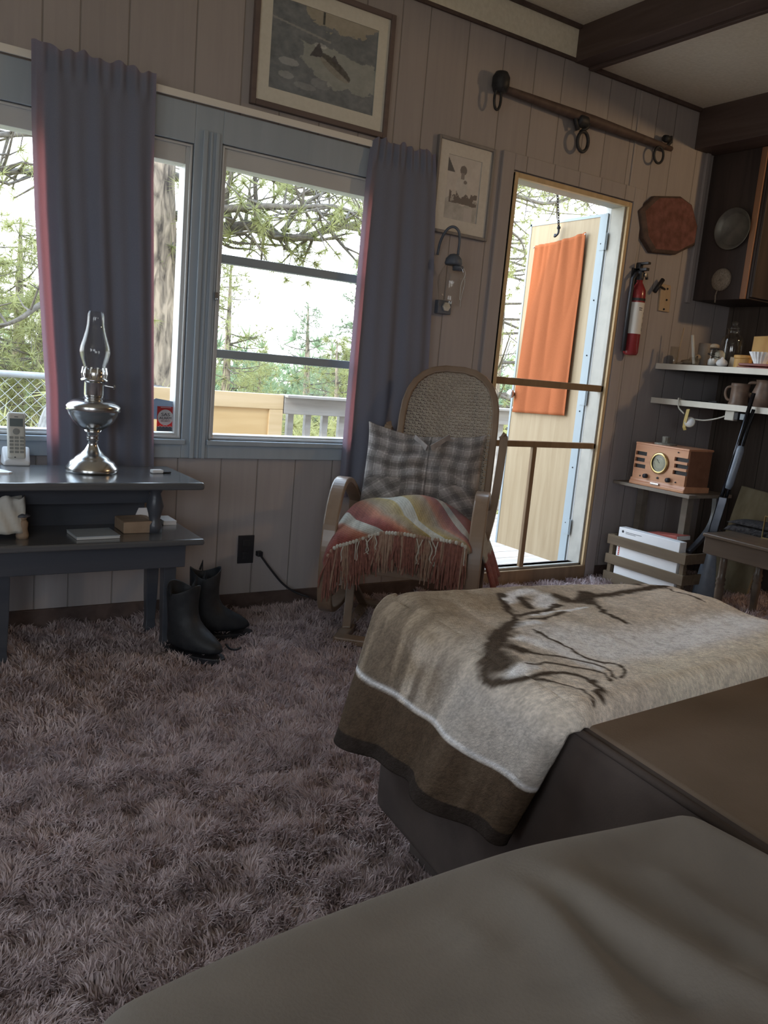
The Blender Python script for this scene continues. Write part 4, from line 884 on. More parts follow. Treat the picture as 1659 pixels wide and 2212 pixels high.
M['pipe'] = pm('crease_shade_piping', (.085, .072, .062), (.12, .10, .088), rough=.9, scale=60)  # darkened so the cord's colour carries the shade of the crease
# sofa seat in the foreground
so = thing('sofa', 'taupe upholstered sofa seat with piped edge filling the near right foreground', 'sofa', (.5, -3.0, 0))
SX0, SX1, SY1, SZ0 = .135-.5, .845-.5, -2.63+3.0, .60
nx_, ny_ = 110, 100
FOLDS = [(.011, .020, [(-0.013, 0.345), (0.016, 0.311), (0.013, 0.251), (0.001, 0.201), (-0.014, 0.153)]), (-.010, .022, [(.025, .325), (.042, .27), (.04, .21), (.045, .14)]), (.012, .020, [(0.052, 0.325), (0.062, 0.273), (0.066, 0.221), (0.078, 0.176), (0.108, 0.103)]), (-.009, .025, [(.11, .30), (.115, .24), (.13, .16)]), (.009, .022, [(0.176, 0.253), (0.173, 0.181), (0.175, 0.146)]), (.006, .02, [(-0.086, 0.341), (-0.066, 0.303), (-0.059, 0.261)])]
def seat(u, v):
    x = SX0+(SX1-SX0)*u; y = SY1-1.0*v
    # edges roll over
    r_ = .04; ex = min(x-SX0, SX1-x); ey = v*1.0
    z = SZ0+.012*math.sin(u*PI)
    z += .0
    if ex < r_: z -= r_-math.sqrt(max(0, r_*r_-(r_-ex)**2))
    if ey < r_: z -= (r_-math.sqrt(max(0, r_*r_-(r_-ey)**2)))
    w = math.exp(-((u-.72)/.3)**2)
    z += .004*math.sin(34*(x*.75+y*.45)+1.8*math.sin(y*7)+.7)*w*min(1, ey/.08)*math.exp(-((v-.16)/.22)**2)+.005*math.sin(19*(x-.3*y)+2)*min(1, ey/.06)
    for amp, wd_, l in FOLDS: z += min(1, max(0, (ey-.035)/.09))*amp*math.exp(-(float(seg_dist(np.array([x]), np.array([y]), l)[0])/wd_)**2)
    y += .010*math.sin(u*PI*1.0)*(1-min(1, v*4))-.012*((2*u-1)**2)*(1-min(1, v*5))
    return (x, y, z)
mb = MB(); mb.sheet(nx_, ny_, seat)
mb.build('seat_cushion', M['olive'], so, smooth=True)
mb = MB(); mb.span((SX0+.004, SY1-1.0, .40), (SX1-.004, SY1-.010, SZ0-.052)); mb.build('cushion_side', M['olive'], so, bevel=.012, seg=3)
edge = [seat(0, v) for v in np.linspace(1, .06, 14)]+[seat(u, 0) for u in np.linspace(.03, .97, 44)]+[seat(1, v) for v in np.linspace(.06, 1, 14)]
mb = MB(); mb.tube(spline([(p[0], p[1]+.002, p[2]) for p in edge], 2), .0075, 8); mb.build('piping', M['pipe'], so, smooth=True)
mb = MB(); mb.span((SX0+.01, SY1-1.1, .06), (SX1-.005, SY1-.02, .398)); mb.build('base', M['micro'], so, bevel=.01)
mb = MB()
for x in (SX0+.06, SX1-.06):
    for y in (SY1-.08, SY1-1.0): mb.lathe([(.022, 0), (.026, .06)], (x, y, 0), 10)
mb.build('foot', M['darkwood'], so)
# ------------------------------------------------------------------ kitchen corner: hanging cupboard, shelves and what stands on them
SHX = 3.86
M['shelfedge'] = pm('cream_shelf_edge', (.80, .77, .69), (.85, .82, .74), rough=.5, scale=20)
r = thing('wall_cupboard', 'dark wood cupboard hanging in the corner above the white edged shelves', 'cupboard', (4.1, 0, 1.62))
M['cupboard'] = wood('cupboard_wood', (.045, .034, .032), (.075, .055, .05), axis=2, rough=.6)
M['cupglow'] = wood('cupboard_lamplit_wood', (.28, .13, .07), (.36, .18, .10), axis=2, rough=.5)  # orange lamplight put into the wood colour
MB().span((0, -.36, 0), (.34, -.0, .79)).build('body', M['cupboard'], r, bevel=.004)
mb = MB(); mb.span((-.012, -.345, 0), (0, -.31, .785)); mb.build('stile', M['cupglow'], r, bevel=.003)
MB().span((.002, -.376, .01), (.34, -.36, .78)).build('door', M['cupboard'], r, bevel=.004)
for nm, zz, lab in (('shelf', at_x(1500, 795, SHX)[2], 'upper white edged shelf in the corner, crowded with jars'), ('shelf', at_x(1500, 873, SHX)[2], 'lower white edged shelf in the corner, holding a brown stein')):
    r = thing('wall_shelf', lab, 'shelf', (SHX, 0, zz), 0, 'white edged corner shelves')
    MB().span((.012, -1.3, -.014), (XR-SHX, -.002, .014)).build('board', M['cupboard'], r)
    MB().span((0, -1.3, -.016), (.012, -.002, .016)).build('edge_strip', M['shelfedge'], r, bevel=.002)
S1 = at_x(1500, 795, SHX)[2]+.016; S2 = at_x(1500, 873, SHX)[2]+.016
def on1(u, d=.05, zz=None, v=772):
    p = at_x(u, v, SHX+d); return (SHX+d, p[1], (S1 if zz is None else zz)-.002)
gl = M['lampglass']
def tumbler(label, u, d, h, ra, name='drinking_glass'):
    x, y, z = on1(u, d); r = thing(name, label, 'glass', (x, y, z)); mb = MB(); mb.lathe([(ra*.8, .004), (ra*.84, .01), (ra, h)], n=20, cap=False); mb.lathe([(.0, .0), (ra*.8, 0), (ra*.8, .006), (0, .006)], n=20, cap=False); mb.build('bowl', gl, r, smooth=True, solid=.002); return r
r = tumbler('short clear glass at the left end of the upper shelf', 1456, .05, .10, .026)
x, y, z = on1(1462, .055); o = MB().tube([(x, y, z+.012), at_x(1478, 708, SHX+.055)], .004, 6).build('wooden_stick', M['pegwood']); tag(o, 'thin pale stick leaning out of the short clear glass', 'stick')
r = tumbler('tiny clear glass holding a cream candle', 1501, .03, .045, .018, 'candle_holder')
x, y, z = on1(1501, .03); o = MB().tube([(x, y, z+.007), at_x(1496, 724, SHX+.03)], .0085, 10).build('candle', M['cwhite']); tag(o, 'slim cream candle standing in the tiny glass on the upper shelf', 'candle')
M['drift'] = wood('driftwood', (.36, .28, .2), (.46, .38, .28), axis=1, rough=.8)
x, y, z = on1(1484, .10); r = thing('driftwood', 'small forked piece of driftwood lying behind the cream candle', 'driftwood', (x, y, z))
mb = MB(); mb.tube([(0, .03, .018), (0, -.02, .022), (0, -.06, .018)], [.012, .016, .010], 7); mb.tube([(0, -.01, .022), (-.02, -.04, .045)], [.009, .004], 6); mb.tube([(0, .01, .02), (-.03, .05, .006)], [.008, .004], 6); mb.build('branch', M['drift'], r, smooth=True)
x, y, z = on1(1507, .07); r = thing('small_figurine', 'tiny round headed clay bird beside the candle', 'figurine', (x, y, z)); mb = MB(); mb.ball((0, 0, .045), .019, 10, 7); mb.lathe([(.012, 0), (.014, .03)], n=10); mb.build('body', M['pegwood'], r, smooth=True)
mb = MB(); mb.tube([(-.012, -.008, .05), (-.03, -.014, .046)], [.005, .001], 6); mb.build('beak', M['iron'], r)
M['stone'] = pm('grey_stoneware', (.24, .21, .185), (.30, .265, .235), rough=.6, scale=20)
x, y, z = on1(1521, .16); r = thing('canister', 'tall grey stoneware canister behind the white lidded jar', 'canister', (x, y, z)); mb = MB(); mb.lathe([(.036, 0), (.038, .006), (.038, .125), (.036, .13), (.033, .13), (.033, .02), (.001, .02)], n=24, cap=False); mb.build('body', M['stone'], r, smooth=True)
x, y, z = on1(1541, .05); r = thing('jar', 'small clear jar half full of white powder with a wire clip lid', 'jar', (x, y, z)); mb = MB(); mb.lathe([(.026, .002), (.029, .012), (.029, .075), (.022, .09), (.022, .10)], n=20, cap=False); mb.build('glass_body', gl, r, smooth=True, solid=.002)
mb = MB(); mb.lathe([(.001, .006), (.025, .006), (.0255, .035), (.018, .042), (.001, .044)], n=18); mb.build('powder', M['white'], r, smooth=True)
mb = MB(); mb.lathe([(.024, .10), (.025, .112), (.015, .12), (.001, .122)], n=18); mb.build('lid', M['drift'], r, smooth=True)
mb = MB(); mb.tube([(.0235*math.cos(a), .0235*math.sin(a), .092) for a in np.linspace(0, 2*PI, 20)], .0022, 5, cap=False); mb.tube([(.030*math.cos(a), .030*math.sin(a), .06+.01*math.sin(a)) for a in np.linspace(0, 2*PI, 20)], .0022, 5, cap=False); mb.build('wire', M['iron'], r)
x, y, z = on1(1577, .12); r = thing('glass_jar', 'big clear glass jar standing tallest on the upper shelf', 'jar', (x, y, z)); mb = MB(); mb.lathe([(.05, .002), (.056, .012), (.056, .14), (.05, .165), (.03, .18), (.03, .20), (.036, .205)], n=28, cap=False); mb.build('glass_body', gl, r, smooth=True, solid=.003)
mb = MB(); mb.lathe([(.033, .206), (.02, .216), (.012, .226), (.018, .24), (.001, .25)], n=20); mb.build('stopper', gl, r, smooth=True)
x, y, z = on1(1561, .03, v=775); r = thing('garlic_bulb', 'round white garlic bulb at the front of the upper shelf', 'garlic', (x, y, z)); mb = MB(); mb.lathe([(.006, 0), (.026, .008), (.031, .02), (.024, .034), (.01, .042), (.005, .052)], n=16); mb.build('bulb', M['white'], r, smooth=True)
x, y, z = on1(1554, .10); r = thing('bulb', 'pale glass lamp bulb standing behind the garlic', 'bulb', (x, y, z)); mb = MB(); mb.lathe([(.014, 0), (.014, .02), (.028, .05), (.026, .075), (.012, .09), (.001, .092)], n=16); mb.build('glass', M['cwhite'], r, smooth=True)
M['amber'] = pm('amber_wood', (.55, .30, .09), (.68, .42, .15), rough=.45, scale=14, stretch=(1, 1, .2))
x, y, z = on1(1606, .09); r = thing('wooden_box', 'amber wooden round box between the big jar and the fluted cup', 'box', (x, y, z)); mb = MB(); mb.lathe([(.045, 0), (.045, .05)], n=24); mb.build('body', M['amber'], r, bevel=.003); mb = MB(); mb.lathe([(.047, .05), (.047, .068)], n=24); mb.build('lid', M['amber'], r, bevel=.003)
x, y, z = on1(1580, .045); o = MB().add([(0, .02, .02), (0, -.02, .02), (.0, -.024, .07), (.0, .012, .075), (.012, .02, .02), (.012, -.02, .02), (.006, -.024, .07), (.006, .012, .075)], [(0, 1, 2, 3), (7, 6, 5, 4), (0, 4, 5, 1), (1, 5, 6, 2), (2, 6, 7, 3), (3, 7, 4, 0)]).build('dried_leaf', M['drift'], loc=(x+.01, y, z-.018)); tag(o, 'curled dry leaf propped beside the garlic bulb', 'leaf')
x, y, z = on1(1634, .04, v=782); r = thing('tray', 'dark red lacquer tray under the fluted cup', 'tray', (x, y, z)); M['lacquer'] = pm('red_lacquer', (.18, .035, .025), (.26, .06, .04), rough=.3, scale=10)
mb = MB(); mb.span((-.03, -.13, 0), (.12, .09, .008)); mb.build('base', M['lacquer'], r, bevel=.003); mb = MB(); mb.span((-.026, -.11, .012), (.11, .085, .026)); mb.build('inner_tray', M['lacquer'], r, bevel=.004)
x, y, z = on1(1643, .05); r = thing('paper_cup', 'white fluted paper cup on the dark red tray', 'paper cup', (x, y, z+.026)); mb = MB(); n = 80
for k in range(n):
    a = 2*PI*k/n; f = 1+.055*math.cos(a*18)
    for rr, zz in ((.028, 0), (.040*f, .028), (.054*(1+.085*math.cos(a*18)), .058)): mb.v.append((rr*math.cos(a), rr*math.sin(a), zz))
mb.f = [(k*3+i, ((k+1) % n)*3+i, ((k+1) % n)*3+i+1, k*3+i+1) for k in range(n) for i in (0, 1)]+[tuple(k*3 for k in range(n))]
mb.build('fluted_side', M['paper'], r, smooth=True, solid=.0012)
q = at_x(1650, 745, SHX+.14); o = MB().add([(0, .07, 0), (0, -.10, 0), (.05, -.10, .16), (.05, .10, .15)], [(0, 1, 2, 3)]).build('recipe_card', M['amber'], solid=.004, loc=(SHX+.13, q[1]-.01, S1+.022)); tag(o, 'amber card leaning behind the fluted cup at the right edge', 'card')
# pan and woven strainer hung on the cupboard
c = at_x(1585, 495, 4.0925); r = thing('pan', 'dull metal round pan hung flat on the dark cupboard', 'pan', tuple(c)); Mx = Matrix.Rotation(-PI/2, 3, 'Y')
M['tin'] = pm('dull_tin', (.16, .155, .14), (.24, .235, .21), rough=.5, metal=.6, scale=14)
mb = MB(); mb.lathe([(.001, -.004), (.082, -.004), (.086, 0), (.108, .018), (.112, .018), (.088, -.006), (.001, -.008)], n=32, cap=False, M=Mx); mb.build('dish', M['tin'], r, smooth=True)
c = at_x(1557, 604, 4.0905); r = thing('strainer', 'small woven straw strainer hung below the metal pan', 'strainer', tuple(c)); M['straw'] = pm('straw_weave', (.22, .18, .14), (.36, .30, .24), rough=.9, scale=120, bump=.5)
mb = MB(); mb.lathe([(.001, .014), (.03, .012), (.054, .004), (.06, -.004), (.056, -.01)], n=26, cap=False, M=Mx); mb.build('bowl', M['straw'], r, smooth=True, solid=.003); MB().tube([(0, .012, -.055), (-.002, .018, -.085), (0, .015, -.125)], .004, 6).build('handle', M['straw'], r)
# stein and pot on the lower shelf
M['stein'] = pm('brown_stoneware', (.15, .10, .075), (.23, .155, .115), rough=.4, scale=24)
p = at_x(1598, 850, SHX+.09); r = thing('stein', 'brown stoneware stein standing on the lower shelf', 'stein', (SHX+.09, p[1], S2-.002)); mb = MB(); mb.lathe([(.05, 0), (.052, .006), (.046, .02), (.045, .09), (.048, .10), (.047, .115), (.041, .115), (.04, .02), (.001, .018)], n=28, cap=False); mb.build('body', M['stein'], r, smooth=True)
MB().tube(spline([(0, .043, .098), (-.01, .07, .09), (-.012, .078, .06), (-.008, .066, .03), (0, .044, .022)], 5), .0075, 8).build('handle', M['stein'], r, smooth=True)
p = at_x(1652, 850, SHX+.12); r = thing('pitcher', 'dark stoneware pitcher at the right edge of the lower shelf', 'pitcher', (SHX+.12, p[1], S2-.002)); mb = MB(); mb.lathe([(.045, 0), (.06, .03), (.062, .07), (.045, .12), (.05, .14), (.045, .14), (.04, .12), (.001, .02)], n=24, cap=False); mb.build('body', M['stein'], r, smooth=True)
MB().tube(spline([(0, .046, .125), (-.01, .085, .12), (-.01, .092, .075), (0, .06, .04)], 5), .009, 8).build('handle', M['stein'], r, smooth=True)
p = at_x(1478, 862, SHX+.04); r = thing('trivet', 'flat dark iron trivet on the left end of the lower shelf', 'trivet', (SHX+.08, p[1]-.06, S2-.002)); mb = MB(); mb.lathe([(.001, 0), (.07, 0), (.072, .006), (.001, .008)], n=24, cap=False); mb.build('plate', M['iron'], r); mb = MB(); mb.tube([(0, -.07, .006), (-.012, -.13, .008)], .006, 6); mb.build('handle', M['iron'], r)
# clip lamp, cord and outlet box below the lower shelf
p = at_x(1490, 912, SHX-.02); r = thing('clip_lamp', 'cream headlamp with a round lens hanging by its strap from the lower shelf', 'headlamp', tuple(p)); Ml = Matrix.Rotation(math.radians(-70), 3, 'Y') @ Matrix.Rotation(math.radians(25), 3, 'X')
M['yellow'] = pm('yellow_plastic', (.60, .45, .16), rough=.45)
mb = MB(); mb.lathe([(.001, -.028), (.02, -.026), (.028, -.008), (.029, .004), (.024, .006)], n=22, M=Ml); mb.build('housing', M['cwhite'], r, smooth=True)
mb = MB(); mb.lathe([(.001, .007), (.022, .006), (.023, .003)], n=22, M=Ml); mb.build('lens', M['white'], r, smooth=True)
mb = MB(); q = at_x(1487, 884, SHX-.02)-p; mb.strip([q, q*.5+np.array([-.012, .006, 0]), np.array([-.014, .02, .0]), np.array([-.012, .022, -.03]), np.array([-.006, .018, -.045])], .02, .005, (0, 1, 0)); mb.build('bracket', M['yellow'], r, bevel=.001)
mb = MB(); q2 = at_x(1466, 862, SHX-.006)-p; mb.tube(spline([q2+np.array([.03, 0, -.004]), q2+np.array([.004, 0, .004]), q2, at_x(1466, 880, SHX-.02)-p, at_x(1478, 894, SHX-.02)-p], 5), .0045, 6); mb.build('strap', M['cwhite'], r, smooth=True)
p = at_x(1580, 898, SHX+.04); r = thing('junction_box', 'cream socket box fixed under the lower shelf', 'socket box', tuple(p)); MB().box((0, 0, 0), (.04, .055, .05)).build('box', M['cwhite'], r, bevel=.004); MB().box((-.01, -.045, 0), (.035, .024, .04)).build('plug', M['black'], r, bevel=.003); MB().box((-.006, -.078, 0), (.03, .03, .032)).build('adapter', M['alu_dark'], r, bevel=.003)
MB().box((.02, 0, .028), (.02, .03, .03)).build('mount', M['iron'], r)
o = MB().tube(spline([at_x(1570, 898, SHX+.04), at_x(1545, 905, SHX+.03), at_x(1520, 908, SHX+.02), at_x(1500, 906, SHX+.0)], 6), .0042, 6).build('lamp_cord', M['cwhite'], smooth=True); tag(o, 'cream cord running from the socket box to the headlamp', 'cord')
# low shelf with the radio
RX = 3.63; RZ = at_x(1400, 1052, RX)[2]
yl, yr_ = -.012, at_x(1490, 1065, RX)[1]
r = thing('corner_shelf', 'grey wooden corner shelf carrying the radio, with a curved bracket', 'shelf', (RX, 0, RZ)); M['greywood'] = wood('grey_weathered_wood', (.20, .17, .14), (.28, .24, .20), axis=1, rough=.7)
MB().span((0, yr_, -.018), (.36, yl, 0)).build('board', M['greywood'], r, bevel=.002)
mb = MB(); mb.span((.22, -.36, -RZ), (.27, -.32, -.018)); mb.span((.22, -.05, -RZ), (.27, -.01, -.018)); mb.build('post', M['greywood'], r, bevel=.002)
mb = MB(); mb.strip(spline([(.25, yr_+.02, -.018), (.25, yr_+.015, -.12), (.22, yr_+.02, -.20), (.16, yr_+.03, -.27), (.10, yr_+.03, -.31)], 5), .03, .02, (0, 1, 0)); mb.build('curved_bracket', M['darkwood'], r, bevel=.003)
# radio: front faces the windows (-x)
M['radiowood'] = wood('radio_wood', (.50, .23, .125), (.64, .32, .18), axis=1, rough=.35, coat=.3); M['radioshade'] = wood('radio_shaded_wood', (.21, .095, .055), (.28, .13, .08), axis=1, rough=.4, coat=.2)  # second wood is the same radio darkened, side shade put into colour
rw, rh, rd = .345, .232, .20; yc = (at_x(1366, 1000, RX+.02)[1]+at_x(1487, 1000, RX+.02)[1])/2
r = thing('radio', 'old style orange wooden table radio with a round dial on the corner shelf', 'radio', (RX+.025, yc, RZ))
mb = MB(); mb.span((.012, -rw/2, .02), (rd, rw/2, rh-.004)); mb.build('cabinet', M['radioshade'], r, bevel=.008, seg=3)
def slots():
    out = []
    for k, z in enumerate((.172, .137, .102)):
        out.append((rw/2-.005-(.075 if k != 1 else .066), rw/2-.005, z-.0105, z+.0105)); out.append((-rw/2+.0, -rw/2+(.082 if k != 1 else .078), z-.0105, z+.0105))
    return out
mb = MB(); hs_ = slots(); xs = sorted({-rw/2, rw/2, *[h[0] for h in hs_], *[h[1] for h in hs_]}); zs = sorted({.03, rh-.004, *[h[2] for h in hs_], *[h[3] for h in hs_]})
for i in range(len(xs)-1):
    for k in range(len(zs)-1):
        cy_, cz_ = (xs[i]+xs[i+1])/2, (zs[k]+zs[k+1])/2
        if not any(h[0] < cy_ < h[1] and h[2] < cz_ < h[3] for h in hs_): mb.span((-.002, xs[i], zs[k]), (.014, xs[i+1], zs[k+1]))
mb.build('front_panel', M['radiowood'], r)
MB().span((.0125, -rw/2+.004, .09), (.0115, rw/2-.004, .185)).build('grille_cloth', M['black'], r)
mb = MB(); mb.prism([(-.012, 0, 0), (.20, 0, 0), (.20, 0, .03), (-.003, 0, .036), (-.006, 0, .022), (-.012, 0, .018)], (0, -rw/2-.010, 0), (0, rw+.020, 0)); mb.build('plinth', M['radiowood'], r, bevel=.004, seg=3)
mb = MB(); mb.span((-.004, -rw/2-.004, rh-.012), (rd+.004, rw/2+.004, rh)); mb.build('top_moulding', M['radiowood'], r, bevel=.005, seg=3)
Mr = Matrix.Rotation(-PI/2, 3, 'Y'); dc = (-.002, .0, .135)
mb = MB(); mb.lathe([(.046, 0), (.058, 0), (.059, .006), (.053, .012), (.046, .010)], dc, 36, cap=False, M=Mr); mb.build('bezel', M['brass'], r, smooth=True)
mb = MB(); mb.lathe([(.001, .002), (.047, .002), (.047, 0)], dc, 32, M=Mr); dial = mb.build('dial_face', pm('dial_paper', (.34, .33, .24), (.42, .40, .30), rough=.5, scale=30), r)
mb = MB(); mb.lathe([(.001, .013), (.02, .0125), (.038, .0105), (.047, .008)], dc, 32, cap=False, M=Mr); mb.build('dial_glass', M['glass'], r, smooth=True)
mb = MB()
for k in range(24):
    a = 2*PI*k/24; q = Vector((-.0045, .034*math.cos(a), .135+.034*math.sin(a))); mb.tube([q, q+Vector((0, -.004*math.cos(a), -.004*math.sin(a)))], .0008, 4)
mb.strip([(-.0055, .0, .135), (-.0055, .018, .155)], .0025, .001, (1, 0, 0)); mb.build('scale_marks', M['ink'], dial)
mb = MB()
for a in (.78, 2.36, 3.93, 5.5): mb.ball((-.012, .054*math.cos(a), .135+.054*math.sin(a)), .0032, 8, 5)
mb.build('bezel_screw', M['brass'], r)
for yk in (.075, -.075):
    mb = MB(); mb.lathe([(.009, 0), (.013, .004), (.012, .02), (.001, .021)], (-.003, yk, .055), 16, M=Mr); mb.build('knob', M['black'], r, smooth=True)
mb = MB(); mb.lathe([(.006, 0), (.006, .004), (.001, .005)], (-.003, 0, .055), 12, M=Mr); mb.lathe([(.004, 0), (.004, .003), (.001, .004)], (-.003, -.118, .05), 10, M=Mr); mb.lathe([(.004, 0), (.004, .003), (.001, .004)], (-.003, .118, .05), 10, M=Mr); mb.lathe([(.004, 0), (.004, .003), (.001, .004)], (-.003, -.11, .208), 10, M=Mr); mb.build('rivet', M['iron'], r)
mb = MB(); mb.tube([(-.014, .03, .022), (-.014, -.022, .022)], .006, 8); mb.build('name_plate', M['nickel'], r)
p = at_x(1440, 945, RX+.10); r = thing('carved_stump', 'little grey carved stump on a flat base standing on the radio', 'carving', (RX+.10, p[1], RZ+rh)); M['grey'] = pm('grey_bark', (.16, .15, .125), (.26, .245, .21), rough=.85, scale=40, bump=.5)
mb = MB(); mb.lathe([(.022, .008), (.02, .02), (.022, .04), (.019, .044), (.001, .046)], n=9); mb.build('stump', M['grey'], r); mb = MB(); mb.lathe([(.06, 0), (.058, .008), (.001, .01)], n=18); mb.build('base', M['grey'], r)
# crate with binders
KX = 3.56; q0 = at_x(1312, 1165, KX); q1 = at_x(1482, 1200, KX); ky0, ky1 = q1[1], min(q0[1], -.05); KZ = (q0[2]+q1[2])/2
r = thing('crate', 'slatted dark wooden crate on the floor holding white binders', 'crate', (KX, (ky0+ky1)/2, 0)); hy = (ky1-ky0)/2
M['crate'] = wood('crate_wood', (.12, .085, .055), (.19, .14, .09), axis=1, rough=.7)
for z in (.045, .145, .255):
    MB().span((0, -hy, z-.027), (.012, hy, z+.027)).build('slat', M['crate'], r, bevel=.002)
for y in (-hy, hy-.012):
    for z in (.045, .145, .255): MB().span((.012, y, z-.027), (.25, y+.012, z+.027)).build('side_slat', M['crate'], r, bevel=.002)
for y in (-hy+.012, hy-.037):
    for x in (.012, .225): MB().span((x, y, .0), (x+.025, y+.025, .285)).build('corner_post', M['crate'], r, bevel=.002)
MB().span((0, -hy, .004), (.25, hy, .018)).build('bottom', M['crate'], r)
rb = thing('binder', 'white file binder standing in the slatted crate with a small dark emblem', 'binder', (KX+.045, (ky0+ky1)/2+.0, .0185)); bw = hy*2-.115
MB().box((0, 0, .157), (.055, bw, .314)).build('cover', M['paper'], rb, bevel=.003)
x = -.0282; mb = MB(); mb.lathe([(.001, .0012), (.007, .001), (.008, 0)], (x, bw/2-.03, .293), 6, M=Mr); em = mb.build('emblem', M['ink'], rb)
MB().span((x-.001, bw/2-.16, .2925), (x, bw/2-.05, .2945)).build('title_line', M['ink'], rb); MB().span((x-.001, bw/2-.12, .285), (x, bw/2-.05, .287)).build('title_line', M['ink'], rb)
for i in range(5): MB().span((x-.001, bw/2-.022, .158+.010*i), (x, bw/2-.014, .165+.010*i)).build('letter', M['inkred'], rb)
p = at_x(1452, 1155, KX+.2); r = thing('book', 'red hardback lying tilted behind the white binders', 'book', (KX+.16, p[1], .305)); Rb = Matrix.Rotation(math.radians(-6), 3, 'X')
mb = MB(); mb.box((0, 0, .016), (.11, .21, .026), Rb); mb.build('cover', M['red'] if False else pm('red_cloth_cover', (.36, .085, .07), (.46, .13, .10), rough=.7, scale=20), r, bevel=.003); mb = MB(); mb.box((0, -.004, .0155), (.106, .206, .021), Rb); mb.build('pages', M['paper'], r)
# shotgun leaning on the shelves
M['gunsteel'] = pm('blued_steel', (.05, .055, .065), (.08, .085, .10), rough=.22, metal=.9, scale=20); M['gunstock'] = pm('stock_window_blue', (.19, .23, .29), (.24, .28, .34), rough=.35, scale=20, coat=.3)  # the stock's pale blue is a window reflection put into colour
top = at_x(1632, 850, 3.845); bot = at_x(1497, 1282, 3.70); gd = (top-bot); GL = np.linalg.norm(gd); gd /= GL; bot = bot-gd*.06; GL += .06
r = thing('shotgun', 'long barrelled shotgun leaning muzzle up against the shelves', 'shotgun', tuple(bot)); vv = np.cross(gd, np.array([.83, .55, 0])); vv /= np.linalg.norm(vv); nn = np.cross(gd, vv)
pt = lambda f, o=0.0: gd*(GL*f)+vv*o
mb = MB(); mb.tube([pt(.50, .008), pt(1.0, .008)], .0105, 10); mb.build('barrel', M['gunsteel'], r, smooth=True)
mb = MB(); mb.tube([pt(.50, -.014), pt(.93, -.014)], .0095, 10); mb.build('magazine_tube', M['gunsteel'], r, smooth=True)
mb = MB(); mb.tube([pt(.56, -.008), pt(.58, -.01), pt(.74, -.01), pt(.76, -.008)], [.016, .0205, .0205, .016], 10); mb.build('fore_end', M['gunstock'], r, smooth=True)
mb = MB(); mb.strip([pt(.345, -.006), pt(.38, -.002), pt(.50, -.002), pt(.52, 0)], .045, .028, tuple(vv)); mb.build('receiver', M['gunsteel'], r, bevel=.005)
mb = MB(); mb.tube(spline([pt(.37, -.03), pt(.36, -.055), pt(.325, -.058), pt(.31, -.035)], 5), .0035, 6); mb.build('trigger_guard', M['gunsteel'], r)
mb = MB(); ws = [(.0, -.052, .060), (.08, -.045, .055), (.17, -.034, .044), (.235, -.026, .034), (.28, -.016, .024), (.31, -.010, .022), (.35, -.004, .024)]
mb.tube([pt(f, o) for f, o, w in ws], [w for f, o, w in ws], 14, flat=.0+.42, up=tuple(nn)); mb.build('stock', M['gunstock'], r, smooth=True)
mb = MB(); mb.ball(pt(.995, .021), .004, 6, 4); mb.build('bead_sight', M['brass'], r)
# bench at the right edge
BX = 3.545; p0 = at_x(1521, 1150, BX); zt = .43
y0b = at_z(1521, 1150, zt)
BX, BY = y0b[0], y0b[1]
r = thing('bench', 'brown wooden bench with turned legs at the right edge', 'bench', (BX, BY, 0)); M['bench'] = wood('bench_wood', (.085, .06, .045), (.14, .10, .07), axis=1, rough=.4, coat=.2)
MB().span((-.01, -.95, zt-.018), (.40, .0, zt)).build('seat_board', M['bench'], r, bevel=.005, seg=3)
mb = MB(); mb.span((.0, -.94, zt-.10), (.018, -.008, zt-.018)); mb.span((.018, -.026, zt-.10), (.39, -.008, zt-.018)); mb.build('apron', M['bench'], r, bevel=.003)
for x, y in ((.045, -.10), (.35, -.10), (.045, -.85), (.35, -.85)):
    mb = MB(); mb.lathe([(.012, 0), (.016, .03), (.02, .12), (.022, .17), (.017, .185), (.024, .195), (.018, .205), (.024, .217), (.017, .23), (.018, .28), (.016, zt-.018)], (x, y, 0), 16); mb.build('leg', M['bench'], r, smooth=True)
M['tanpad'] = pm('tan_canvas', (.24, .195, .12), (.31, .26, .17), rough=.9, scale=22, bump=.3, stretch=(1, 1, .3))
p = at_z(1612, 1150, zt); r = thing('folded_blanket', 'dark shaggy folded blanket lying on the bench', 'blanket', (p[0]+.05, p[1]-.03, zt)); M['shag'] = pm('dark_shag', (.02, .018, .02), (.05, .045, .045), rough=.95, scale=60, bump=1.0)
mb = MB(); mb.sheet(26, 20, lambda u, v: (-.10+.20*u, -.17+.30*v, .040*(math.sin(u*PI)*math.sin(v*PI))**.25+.004*math.sin(u*40)*math.sin(v*50))); mb.build('fold', M['shag'], r, smooth=True, solid=.004)
mb = MB(); mb.sheet(16, 12, lambda u, v: (-.09+.18*u, -.16+.28*v, .040+.02*(math.sin(u*PI)*math.sin(v*PI))**.3)); mb.build('upper_fold', M['shag'], r, smooth=True, solid=.004)
q0, q1, q2 = at_x(1556, 1135, 4.20), at_x(1648, 1135, 4.20), at_x(1610, 1058, 4.30)
r = thing('board', 'tan board standing behind the bench and the dark folded blanket', 'board', (4.20, (q0[1]+q1[1])/2, 0)); hb = abs(q1[1]-q0[1])/2
mb = MB(); mb.add([(-.05, hb, 0), (-.05, -hb, 0), (.10, -hb, q2[2]), (.10, hb*.8, q2[2]+.02), (-.03, hb, 0), (-.03, -hb, 0), (.12, -hb, q2[2]), (.12, hb*.8, q2[2]+.02)], [(0, 1, 2, 3), (7, 6, 5, 4), (0, 4, 5, 1), (1, 5, 6, 2), (2, 6, 7, 3), (3, 7, 4, 0)]); mb.build('panel', M['tanpad'], r, bevel=.004)
